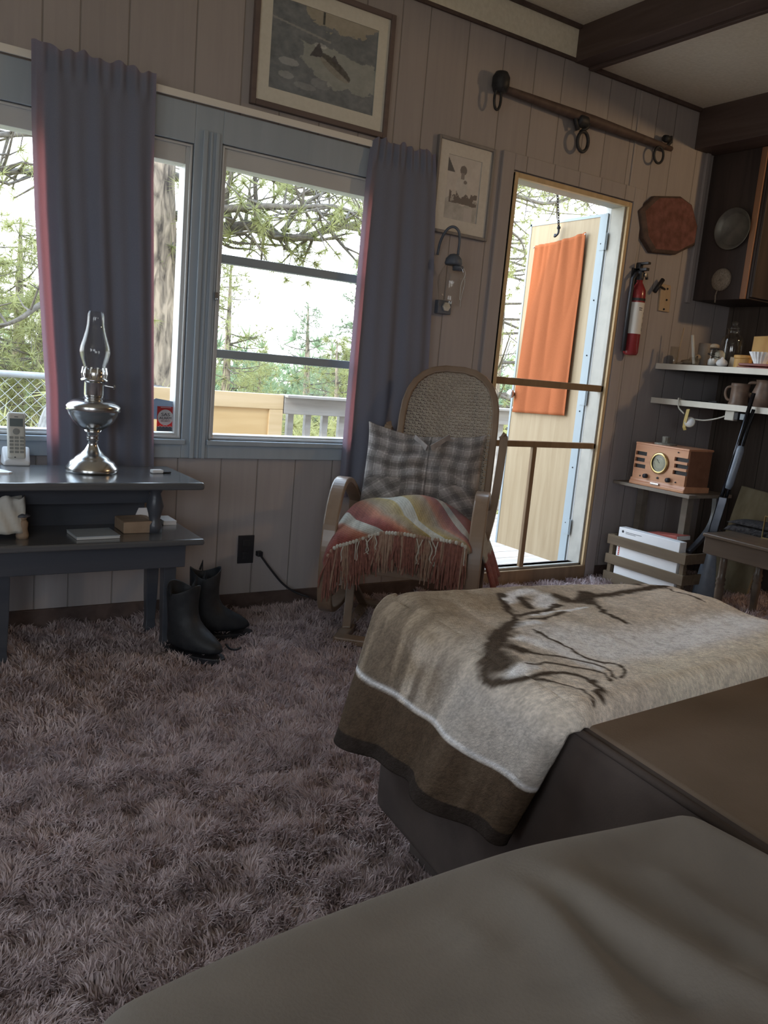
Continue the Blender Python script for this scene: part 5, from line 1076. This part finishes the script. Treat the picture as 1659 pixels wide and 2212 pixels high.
p = at_z(1652, 1165, zt); r = thing('glass_ornament', 'small brass edged glass ornament standing on the bench at the right edge', 'ornament', (p[0]+.02, p[1]-.02, zt))
mb = MB(); mb.span((-.004, -.05, 0), (.004, -.046, .11)); mb.span((-.004, .046, 0), (.004, .05, .11)); mb.span((-.004, -.046, 0), (.004, .046, .004)); mb.span((-.004, -.046, .106), (.004, .046, .11)); mb.build('edging', M['brass'], r); mb = MB(); mb.span((-.001, -.046, .004), (.001, .046, .106)); mb.build('pane', M['glass'], r)
# sticker and cards in the left window
yy = .026
def pane_pt(u, v): return at_y(u, v, yy)
c = pane_pt(357, 905); r = thing('alarm_sticker', 'red square alarm sticker with a white disc in the corner of the left window', 'sticker', tuple(c))
wS, hS = .066, .098
M['stick_red'] = pm('sticker_red', (.55, .06, .06), rough=.4, trans=.3, transcol=(.8, .08, .06)); M['stick_white'] = pm('sticker_white', (.8, .8, .8), rough=.4, trans=.3); M['stick_dark'] = pm('sticker_dark', (.10, .11, .13), rough=.4); M['stick_grey'] = pm('card_grey_blue', (.28, .33, .40), (.34, .39, .46), rough=.6, scale=20, trans=.3, transcol=(.4, .48, .58))
MB().span((-wS/2, 0, -hS/2+.018), (wS/2, .002, hS/2)).build('red_card', M['stick_red'], r)
MB().span((-wS/2, 0, -hS/2), (wS/2, .002, -hS/2+.018)).build('dark_band', M['stick_dark'], r)
mb = MB(); mb.lathe([(.001, .0012), (.031, .0012), (.031, 0)], (0, 0, .006), 32, M=Matrix.Rotation(PI/2, 3, 'X')); mb.build('white_disc', M['stick_white'], r)
def text(body, size, loc, mat, parent, name='lettering', sx=1.0):
    cu = bpy.data.curves.new(name, 'FONT'); cu.body = body; cu.size = size; cu.align_x = 'CENTER'; cu.align_y = 'CENTER'; cu.extrude = .0003
    o = bpy.data.objects.new('tmp_text', cu); COL.objects.link(o); dg = bpy.context.evaluated_depsgraph_get(); dg.update()
    me = bpy.data.meshes.new_from_object(o.evaluated_get(dg)); bpy.data.objects.remove(o); me.materials.clear(); me.materials.append(mat)
    t = bpy.data.objects.new(name, me); COL.objects.link(t); t.parent = parent; t.location = loc; t.rotation_euler = (PI/2, 0, 0); t.scale = (sx, 1, 1); return t
text('SAS', .017, (0, -.0022, .017), M['ink'], r, sx=1.35); text('ALARM', .0135, (0, -.0022, .003), M['ink'], r, sx=1.15); text('SECURITY', .0082, (0, -.0022, -.0085), M['ink'], r, sx=1.0)
mb = MB()
for i in range(9): mb.box((-.026+.0065*i, -.0006, -hS/2+.019+(.002 if i % 2 else -.001)), (.0065, .001, .002))
mb.span((-.012, -.0008, -.013), (.012, 0, -.0118)); mb.span((-.02, -.0008, .0445), (.022, 0, .0462)); mb.build('small_print', M['stick_white'], r)
c = pane_pt(356, 890); r2 = tag(MB().prism([(-.05, 0, -.03), (.042, 0, -.03), (.042, 0, .042), (-.035, 0, .052), (-.044, 0, .046)], (c[0]-.002, yy+.0045-.002, c[2]), (0, .0015, 0)).build('window_card', M['stick_grey']), 'grey blue card stuck on the left window behind the red sticker', 'card')
# ------------------------------------------------------------------ outdoors: deck, rail, fence, boulder, pines, forest
M['plank'] = wood('deck_plank', (.34, .29, .24), (.46, .40, .34), axis=0, rough=.8, scale=14)
M['pine'] = wood('new_pine_board', (.52, .37, .20), (.66, .50, .31), axis=0, rough=.6, scale=14)
M['ply'] = wood('plywood', (.54, .36, .17), (.64, .45, .24), axis=0, rough=.6, scale=10)
M['rail'] = wood('weathered_rail', (.26, .24, .22), (.40, .375, .35), axis=0, rough=.8, scale=18)
YR = 1.9
dk_ = thing('deck', 'weathered plank deck outside the door', 'deck', (1.5, 1.2, -.06))
mb = MB()
for i in range(13): mb.span((-4.5, -1.05+.15*i, -.03), (3.5, -1.05+.15*i+.143, 0))
mb.build('planks', M['plank'], dk_); mb = MB(); mb.span((-4.5, .9, -.22), (3.5, .94, -.03)); mb.build('rim_joist', M['plank'], dk_)
a = at_y(330, 831, YR); b = at_y(611, 856, YR); zt_ = (a[2]+b[2])/2; x0p, x1p = 1.02, b[0]
pn = thing('deck_screen', 'new pine framed plywood panel closing the left part of the deck rail', 'railing panel', ((x0p+x1p)/2, YR, -.06)); hx = (x1p-x0p)/2; H = zt_+.06
MB().span((-hx, -.02, H-.10), (hx, .02, H)).build('top_board', M['pine'], pn, bevel=.004)
mb = MB(); mb.span((hx-.10, -.019, 0), (hx, .019, H-.1)); mb.span((-hx, -.019, 0), (-hx+.1, .019, H-.1)); mb.build('end_board', M['pine'], pn, bevel=.004)
MB().span((-hx+.1, -.006, 0), (hx-.1, .006, H-.1)).build('plywood', M['ply'], pn)
rl = thing('deck_railing', 'weathered grey deck railing with square pickets', 'railing', (x1p, YR, -.06)); zr = at_y(680, 862, YR)[2]+.06; zb = at_y(680, 897, YR)[2]+.06
MB().span((.006, -.02, zb), (2.6, .02, zr)).build('top_board', M['rail'], rl, bevel=.004)
MB().span((.006, -.07, zr), (2.6, .07, zr+.018)).build('cap_board', M['rail'], rl, bevel=.003)
MB().span((.006, -.02, .08), (2.6, .02, .16)).build('bottom_board', M['rail'], rl, bevel=.004)
px0 = at_y(630, 920, YR)[0]-x1p; dpx = at_y(668, 920, YR)[0]-at_y(630, 920, YR)[0]
k = 0
while px0+k*dpx < 2.5:
    MB().span((px0+k*dpx-.022, .02, .05), (px0+k*dpx+.022, .06, zr-.01)).build('picket', M['rail'], rl, bevel=.003); k += 1
# chain-link fence seen through the left window
YF = 3.2; fz = at_y(40, 809, YF)[2]
fe = thing('chain_link_fence', 'chain link fence with a round top rail outside the left window', 'fence', (.6, YF, -.6)); M['galv'] = pm('galvanised', (.30, .31, .32), (.38, .39, .40), rough=.5, scale=9)
mb = MB(); mb.tube([(-3.5, 0, fz+.6), (1.2, 0, fz+.6)], .024, 10); mb.build('top_rail', M['galv'], fe, smooth=True)
for x in (-2.5, -1.0, 1.15): MB().tube([(x, 0, -.3), (x, 0, fz+.6)], .022, 8).build('post', M['galv'], fe, smooth=True)
mb = MB(); hh = fz+.6
def wire(xa, sg):
    lo, hi = 0.0, hh
    for lim in (-3.5, 1.2):
        pass
    z0, z1 = 0.0, hh
    f = lambda z: xa+sg*z
    if f(z0) < -3.5: z0 = (-3.5-xa)/sg
    if f(z0) > 1.2: z0 = (1.2-xa)/sg
    if f(z1) > 1.2: z1 = (1.2-xa)/sg
    if f(z1) < -3.5: z1 = (-3.5-xa)/sg
    if z1-z0 > .02 and z0 >= 0 and z1 <= hh+.001: mb.tube([(f(z0), sg*.002, z0), (f(z1), sg*.002, z1)], .0022, 4, cap=False)
for i in range(-20, 75):
    for sg in (1, -1): wire(-3.5+i*.085, sg)
ml = mb.build('mesh', M['galv'], fe)
# boulder
M['rock'] = pm('granite', (.11, .108, .105), (.22, .215, .21), rough=.9, scale=18, bump=.7, detail=8)
c = at_y(95, 880, 2.7); mb = MB()
def rk(u, v):
    th, ph = u*2*PI, v*PI*.55; rr = 1+.12*math.sin(th*3+1)*math.sin(ph*2)+.07*math.sin(th*7+ph*5)
    return (.75*rr*math.sin(ph)*math.cos(th), .55*rr*math.sin(ph)*math.sin(th), .80*rr*math.cos(ph)**1.0)
mb.sheet(40, 24, rk); o = mb.build('boulder', M['rock'], smooth=True, loc=(1.64, 2.74, -.04)); tag(o, 'big grey boulder outside the left window', 'boulder')
# ground falling away from the deck
M['ground'] = pm('dry_grass', (.36, .31, .14), (.50, .46, .22), rough=.95, scale=2.2, detail=8, bump=.3)
def gz(x, y): return -.55-.055*max(0, y-2)-.0*x+.25*math.sin(x*.35+y*.2)*min(1, y/12)
mb = MB(); mb.sheet(60, 60, lambda u, v: (-25+75*u, .12+70*v**1.6, gz(-25+75*u, .12+70*v**1.6))); g = struct(mb.build('ground', M['ground'], smooth=True))
# pines
M['bark'] = pm('ponderosa_bark', (.055, .042, .035), (.33, .26, .20), rough=.95, scale=13, stretch=(1, 1, .30), bump=1.0, detail=7, lo=.34, hi=.62, distort=.6)
M['twig'] = pm('twig_bark', (.085, .072, .062), (.14, .12, .10), rough=.95, scale=30)
M['ndl'] = pm('pine_needles', (.17, .18, .085), (.27, .27, .12), rough=.7, scale=3, trans=.4, transcol=(.46, .46, .20), lo=.3, hi=.7)
M['ndl2'] = pm('bluish_needles', (.13, .17, .11), (.19, .235, .14), rough=.7, scale=3, trans=.35, transcol=(.33, .40, .24), lo=.3, hi=.7)  # needles of a bluer green
tr = random.Random(3)
def tuft(mb, p, d, n, ln, wd):
    d = Vector(d).normalized()
    for _ in range(n):
        q = (d*.55+Vector((tr.gauss(0, 1), tr.gauss(0, 1), tr.gauss(0, 1))).normalized()).normalized()
        s = q.cross(Vector((tr.gauss(0, 1), tr.gauss(0, 1), tr.gauss(0, 1)))).normalized()*wd; b = Vector(p); L_ = ln*tr.uniform(.6, 1.1)
        i = len(mb.v); mb.v += [tuple(b-s), tuple(b+s), tuple(b+q*L_)]; mb.f.append((i, i+1, i+2))
def bough(tw, nd, pts, r0, side, sub_len, tuft_n, ln, wd, gap=.5):
    """a limb along pts with side twigs that end in needle tufts"""
    P_ = spline(pts, 6); m = len(P_); tw.tube(P_, [r0*(1-.75*i/(m-1)) for i in range(m)], 6)
    acc = 0
    for i in range(1, m):
        acc += (P_[i]-P_[i-1]).length
        while acc > gap:
            acc -= gap; T = (P_[i]-P_[i-1]).normalized()
            for _ in range(side):
                q = (T*tr.uniform(.1, .9)+Vector((tr.gauss(0, .8), tr.gauss(0, .8), tr.gauss(0, .75)))).normalized(); L_ = sub_len*tr.uniform(.4, 1.1)
                a_ = P_[i]; m1 = a_+q*L_*.5+Vector((0, 0, tr.uniform(-.06, .10)))*sub_len; e = a_+q*L_+Vector((0, 0, tr.uniform(-.1, .25)))*sub_len
                tw.tube([a_, m1, e], [r0*.28, r0*.2, r0*.1], 4, cap=False)
                tuft(nd, e, q, tuft_n, ln, wd)
                if tr.random() < .6: 
                    e2 = m1+Vector((tr.gauss(0, 1), tr.gauss(0, 1), tr.gauss(0, .7))).normalized()*L_*.45; tw.tube([m1, e2], [r0*.16, r0*.08], 4, cap=False); tuft(nd, e2, e2-m1, int(tuft_n*.8), ln, wd)
    tuft(nd, P_[-1], P_[-1]-P_[-2], tuft_n, ln, wd)
# the big ponderosa beside the deck
TY = 6.0; tx = lambda u, v: at_y(u, v, TY)
big = thing('pine_tree', 'big ponderosa pine with flaky bark close outside the left window', 'tree', (at_y(340, 700, TY)[0], TY, gz(2.5, TY)))
O = Vector(big.location)
mb = MB(); rr = .27; n = 28; hts_ = np.linspace(-.2, 5.5, 60)
cx0 = at_y(345, 800, TY)[0]-O.x; cx1 = at_y(345, 320, TY)[0]-O.x; z0_, z1_ = at_y(345, 800, TY)[2], at_y(345, 320, TY)[2]
def tcx(z): return cx0+(cx1-cx0)*(z+O.z-z0_)/(z1_-z0_)
for z in hts_:
    for k in range(n):
        a_ = 2*PI*k/n; q = rr*(1+.10*float(fbm(k*.9, z*2.2, 61, 3))*1.0-.05+.05*math.sin(k*2.4+z*3))*(1.12-.05*z); mb.v.append((tcx(z)-.10+q*math.cos(a_), q*math.sin(a_), z))
mb.f = [(i*n+k, i*n+(k+1) % n, (i+1)*n+(k+1) % n, (i+1)*n+k) for i in range(len(hts_)-1) for k in range(n)]
mb.build('trunk', M['bark'], big, smooth=True)
tw, nd = MB(), MB()
def P6(u, v, dy=0.0): return Vector(at_y(u, v, TY+dy))-O
bough(tw, nd, [P6(365, 590), P6(385, 555, -.1), P6(430, 520, -.2), P6(480, 500, -.3), P6(540, 487, -.4), P6(600, 510, -.5), P6(650, 513, -.6), P6(700, 500, -.6), P6(790, 478, -.5), P6(900, 450, -.3)], .085, 3, .6, 40, .19, .0045, .2)
bough(tw, nd, [P6(370, 470), P6(430, 455, -.3), P6(485, 452, -.5), P6(560, 446, -.7), P6(640, 448, -.9), P6(720, 446, -1.0), P6(790, 470, -1.1)], .06, 4, .6, 40, .19, .0045, .18)
bough(tw, nd, [P6(372, 380), P6(430, 390, .3), P6(495, 370, .5), P6(548, 360, .5), P6(600, 395, .5), P6(650, 420, .4), P6(740, 410, .3), P6(800, 425, .3)], .05, 4, .6, 40, .19, .0045, .18)
bough(tw, nd, [P6(500, 492, -.3), P6(488, 440, -.4), P6(497, 390, -.5), P6(510, 330, -.6)], .045, 2, .4, 20, .15, .0035, .25)
bough(tw, nd, [P6(560, 490, -.4), P6(552, 420, -.5), P6(556, 360, -.6), P6(590, 300, -.7)], .035, 3, .45, 22, .15, .0035, .2)
bough(tw, nd, [P6(610, 500, -.4), P6(660, 440, -.4), P6(740, 400, -.4), P6(800, 400, -.4)], .03, 3, .45, 22, .15, .0035, .2)
bough(tw, nd, [P6(600, 512, -.4), P6(620, 540, -.5), P6(650, 555, -.5)], .02, 4, .35, 50, .18, .0045, .12)
bough(tw, nd, [P6(470, 520, -.2), P6(500, 535, -.2), P6(545, 540, -.2), P6(570, 560, -.2)], .018, 2, .3, 18, .14, .0035, .2)
bough(tw, nd, [P6(330, 430), P6(250, 420, -.6), P6(150, 400, -1.2), P6(60, 370, -1.8), P6(-60, 380, -2.2)], .06, 3, .5, 24, .15, .0035, .24)
bough(tw, nd, [P6(330, 330), P6(220, 310, -.8), P6(100, 290, -1.4), P6(20, 290, -2.0), P6(-80, 300, -2.2)], .05, 3, .5, 24, .15, .0035, .24)
bough(tw, nd, [P6(320, 650), P6(200, 620, -.4), P6(95, 655, -.8), P6(40, 690, -1.0), P6(-40, 720, -1.0)], .05, 2, .45, 26, .15, .0035, .24)
bough(tw, nd, [P6(372, 520), P6(388, 505), P6(410, 500)], .02, 2, .2, 16, .13, .0035, .15)
tw.build('limbs', M['twig'], big, smooth=True); nd.build('needles', M['ndl'], big)
def pine(label, u0, v0, u1, v1, Y, r0, spread, nwh, tn, ln, wd, mat, droop=-.1, loc_z=None, seed=1, bias=0.0, dens=.35, top=.12):
    tr.seed(seed); b_ = at_y(u0, v0, Y); t_ = at_y(u1, v1, Y); gz_ = gz(b_[0], Y)
    r = thing('pine_tree', label, 'tree', (b_[0], Y, gz_), 0, 'pines beyond the deck'); o_ = Vector(r.location); A_ = Vector((b_[0], Y, gz_-.1))-o_; B_ = Vector(t_)-o_
    tk = MB(); tk.tube([A_, A_.lerp(B_, .5)+Vector((.02*(B_-A_).length*.3, 0, 0)), B_], [r0, r0*.62, r0*.12], 10); tk.build('trunk', M['bark'], r, smooth=True)
    tw, nd = MB(), MB()
    for i in range(nwh):
        f = .22+.76*i/(nwh-1); p = A_.lerp(B_, f); L_ = spread*(1-f)**.7*tr.uniform(.55, 1.15)+spread*top
        for k in range(tr.randint(2, 4)):
            a_ = tr.uniform(0, 2*PI); d = Vector((math.cos(a_)+bias, math.sin(a_)*.8, droop+tr.uniform(-.15, .45)))
            bough(tw, nd, [p, p+d*L_*.5+Vector((0, 0, -.03*L_)), p+d*L_+Vector((0, 0, .05*L_))], max(.006, r0*.22*(1-f*.7)), 2, L_*dens, tn, ln, wd, max(.08, L_*.22))
    tw.build('limbs', M['twig'], r); nd.build('needles', mat, r); return r
pine('slim pine with bare lower trunk at the left edge of the awning window', 484, 850, 500, 560, 13, .13, 1.5, 16, 12, .20, .006, M['ndl'], seed=12)
pine('sparse dead topped pine in the middle of the awning window', 665, 860, 666, 655, 15, .13, 1.5, 15, 9, .20, .006, M['ndl2'], seed=5, droop=-.15)
pine('bluish pine half hidden by the right curtain', 800, 850, 800, 560, 16, .16, 2.0, 18, 16, .22, .007, M['ndl2'], seed=8)
pine('short bushy pine low in the awning window by the curtain', 735, 880, 728, 735, 12, .10, 1.4, 12, 16, .20, .006, M['ndl'], seed=9)
pine('yellow green pine behind the chain link fence', 30, 860, 45, 470, 10, .14, 1.7, 18, 18, .20, .006, M['ndl'], seed=21, dens=.45)
pine('low bushy pine behind the boulder at the left', 75, 860, 90, 640, 8.5, .10, 1.4, 14, 22, .18, .005, M['ndl'], seed=23, dens=.5)
pine('bushy pine at the far left edge behind the fence', -40, 860, -30, 560, 9, .12, 1.5, 14, 20, .18, .005, M['ndl'], seed=25, dens=.5)
tall = pine('tall pine with spreading limbs seen through the doorway', 1062, 900, 1110, 200, 8, .17, 2.2, 22, 22, .18, .005, M['ndl'], seed=31, bias=.25, top=.35)
pine('thin pine behind the slim bare pine and the deck screen', 560, 860, 562, 760, 20, .10, 1.3, 10, 12, .22, .008, M['ndl'], seed=33)
pine('thin pine between the sparse pine and the bushy pine', 706, 860, 708, 775, 22, .10, 1.4, 10, 12, .22, .008, M['ndl'], seed=35)
# a long limb crossing the top of the doorway
tr.seed(77); dl = tall; O5 = Vector(dl.location); tw, nd = MB(), MB()
def P5(u, v, dy=0.0): return Vector(at_y(u, v, 5.0+dy))-O5
bough(tw, nd, [P5(1000, 440), P5(1060, 420), P5(1120, 425), P5(1180, 440), P5(1250, 425), P5(1330, 430), P5(1420, 440)], .035, 3, .35, 24, .14, .003, .16)
bough(tw, nd, [P5(1060, 420), P5(1120, 400, .2), P5(1190, 405, .3), P5(1270, 440, .4)], .022, 3, .3, 22, .14, .003, .16)
bough(tw, nd, [P5(1040, 480), P5(1085, 490), P5(1125, 520), P5(1135, 560)], .028, 2, .3, 18, .14, .003, .2)
bough(tw, nd, [P5(1040, 580), P5(1085, 580), P5(1130, 560)], .02, 3, .3, 26, .14, .003, .14)
tw.build('low_limb', M['twig'], dl, smooth=True); nd.build('low_needles', M['ndl'], dl)
# brush on the slope and far forest: uncountable
def brush(name, label, cat, n, xr, yr, hr, mat, size, tn, wd, seed):
    tr.seed(seed); mb = MB()
    for _ in range(n):
        x = tr.uniform(*xr); y = yr[0]+(yr[1]-yr[0])*tr.random()**1.4; x = x+y*.72; h = tr.uniform(*hr); z = gz(x, y)
        for _k in range(5):
            f = tr.random(); tuft(mb, (x+tr.gauss(0, size)*(1-f*.6), y+tr.gauss(0, size)*(1-f*.6), z+h*f), (0, 0, 1), tn, size*.8, wd)
    o = mb.build(name, mat); o['kind'] = 'stuff'; o['label'] = label; o['category'] = cat; return o
M['brush'] = pm('yellow_brush', (.26, .25, .11), (.36, .34, .16), rough=.9, scale=2, trans=.3, transcol=(.45, .44, .2), lo=.3, hi=.7)
M['forest'] = pm('far_forest', (.14, .20, .13), (.24, .30, .17), rough=.9, scale=.5, trans=.2, transcol=(.3, .38, .22), lo=.3, hi=.7)
brush('brush', 'yellow green brush covering the slope beyond the deck', 'brush', 900, (-5, 6), (4.5, 22), (.3, 1.4), M['brush'], .40, 14, .012, 3)
brush('forest', 'hazy blue green forest on the far slope', 'forest', 1500, (-22, 25), (24, 60), (1.2, 4.2), M['forest'], .9, 12, .05, 4)
# ------------------------------------------------------------------ daylight
w = bpy.data.worlds.new('sky'); scene.world = w; w.use_nodes = True; nt = w.node_tree; nt.nodes.clear()
out = nt.nodes.new('ShaderNodeOutputWorld'); bg = nt.nodes.new('ShaderNodeBackground'); tc = nt.nodes.new('ShaderNodeTexCoord'); sp = nt.nodes.new('ShaderNodeSeparateXYZ'); cr = nt.nodes.new('ShaderNodeValToRGB')
nt.links.new(tc.outputs['Generated'], sp.inputs[0]); mr = nt.nodes.new('ShaderNodeMapRange'); mr.inputs[1].default_value = -.1; mr.inputs[2].default_value = .9
nt.links.new(sp.outputs[2], mr.inputs[0]); nt.links.new(mr.outputs[0], cr.inputs['Fac'])
e = cr.color_ramp.elements; e[0].position = 0; e[0].color = (.55, .52, .42, 1); e[1].position = 1; e[1].color = (.55, .74, 1.0, 1)
q = cr.color_ramp.elements.new(.12); q.color = (.90, .95, 1.0, 1); q = cr.color_ramp.elements.new(.5); q.color = (.76, .88, 1.0, 1)
nt.links.new(cr.outputs['Color'], bg.inputs['Color']); bg.inputs['Strength'].default_value = SKY; nt.links.new(bg.outputs[0], out.inputs['Surface'])
sl = bpy.data.lights.new('sun', 'SUN'); sl.energy = SUN; sl.angle = math.radians(1.2); sl.color = (1.0, .90, .74); so_ = bpy.data.objects.new('sun', sl); COL.objects.link(so_)
so_.rotation_euler = Vector((.80, .22, -.56)).to_track_quat('-Z', 'Y').to_euler()
def portal(name, loc, sx, sy, rot):
    l = bpy.data.lights.new(name, 'AREA'); l.shape = 'RECTANGLE'; l.size = sx; l.size_y = sy; l.cycles.is_portal = True; o = bpy.data.objects.new(name, l); COL.objects.link(o); o.location = loc; o.rotation_euler = rot
for nm, Wn in (('portal_a', WIN_A), ('portal_b', WIN_B), ('portal_door', DOOR)):
    portal(nm, ((Wn[0]+Wn[1])/2, .10, (Wn[2]+Wn[3])/2), Wn[1]-Wn[0], Wn[3]-Wn[2], (-PI/2, 0, 0))
portal('portal_left', (-2.65, (WL[0]+WL[1])/2, (WL[2]+WL[3])/2), WL[3]-WL[2], WL[1]-WL[0], (0, -PI/2, 0))
portal('portal_front', ((WF[0]+WF[1])/2, -5.65, (WF[2]+WF[3])/2), WF[1]-WF[0], WF[3]-WF[2], (PI/2, 0, 0))
kl = bpy.data.lights.new('kitchen_lamp', 'POINT'); kl.energy = KITCHEN; kl.color = (1.0, .66, .34); kl.shadow_soft_size = .06; ko = bpy.data.objects.new('kitchen_lamp', kl); COL.objects.link(ko); ko.location = (4.6, -2.3, 2.36)
vs = scene.view_settings; vs.view_transform = 'Standard'; vs.look = 'None'; vs.gamma = 1.0; vs.use_curve_mapping = False; vs.exposure = EXPO
cy = scene.cycles; cy.use_denoising = True; cy.max_bounces = 8; cy.diffuse_bounces = 5; cy.glossy_bounces = 4; cy.transparent_max_bounces = 16; cy.transmission_bounces = 6; cy.caustics_reflective = False; cy.caustics_refractive = False; cy.sample_clamp_indirect = 6.0; cy.volume_bounces = 0
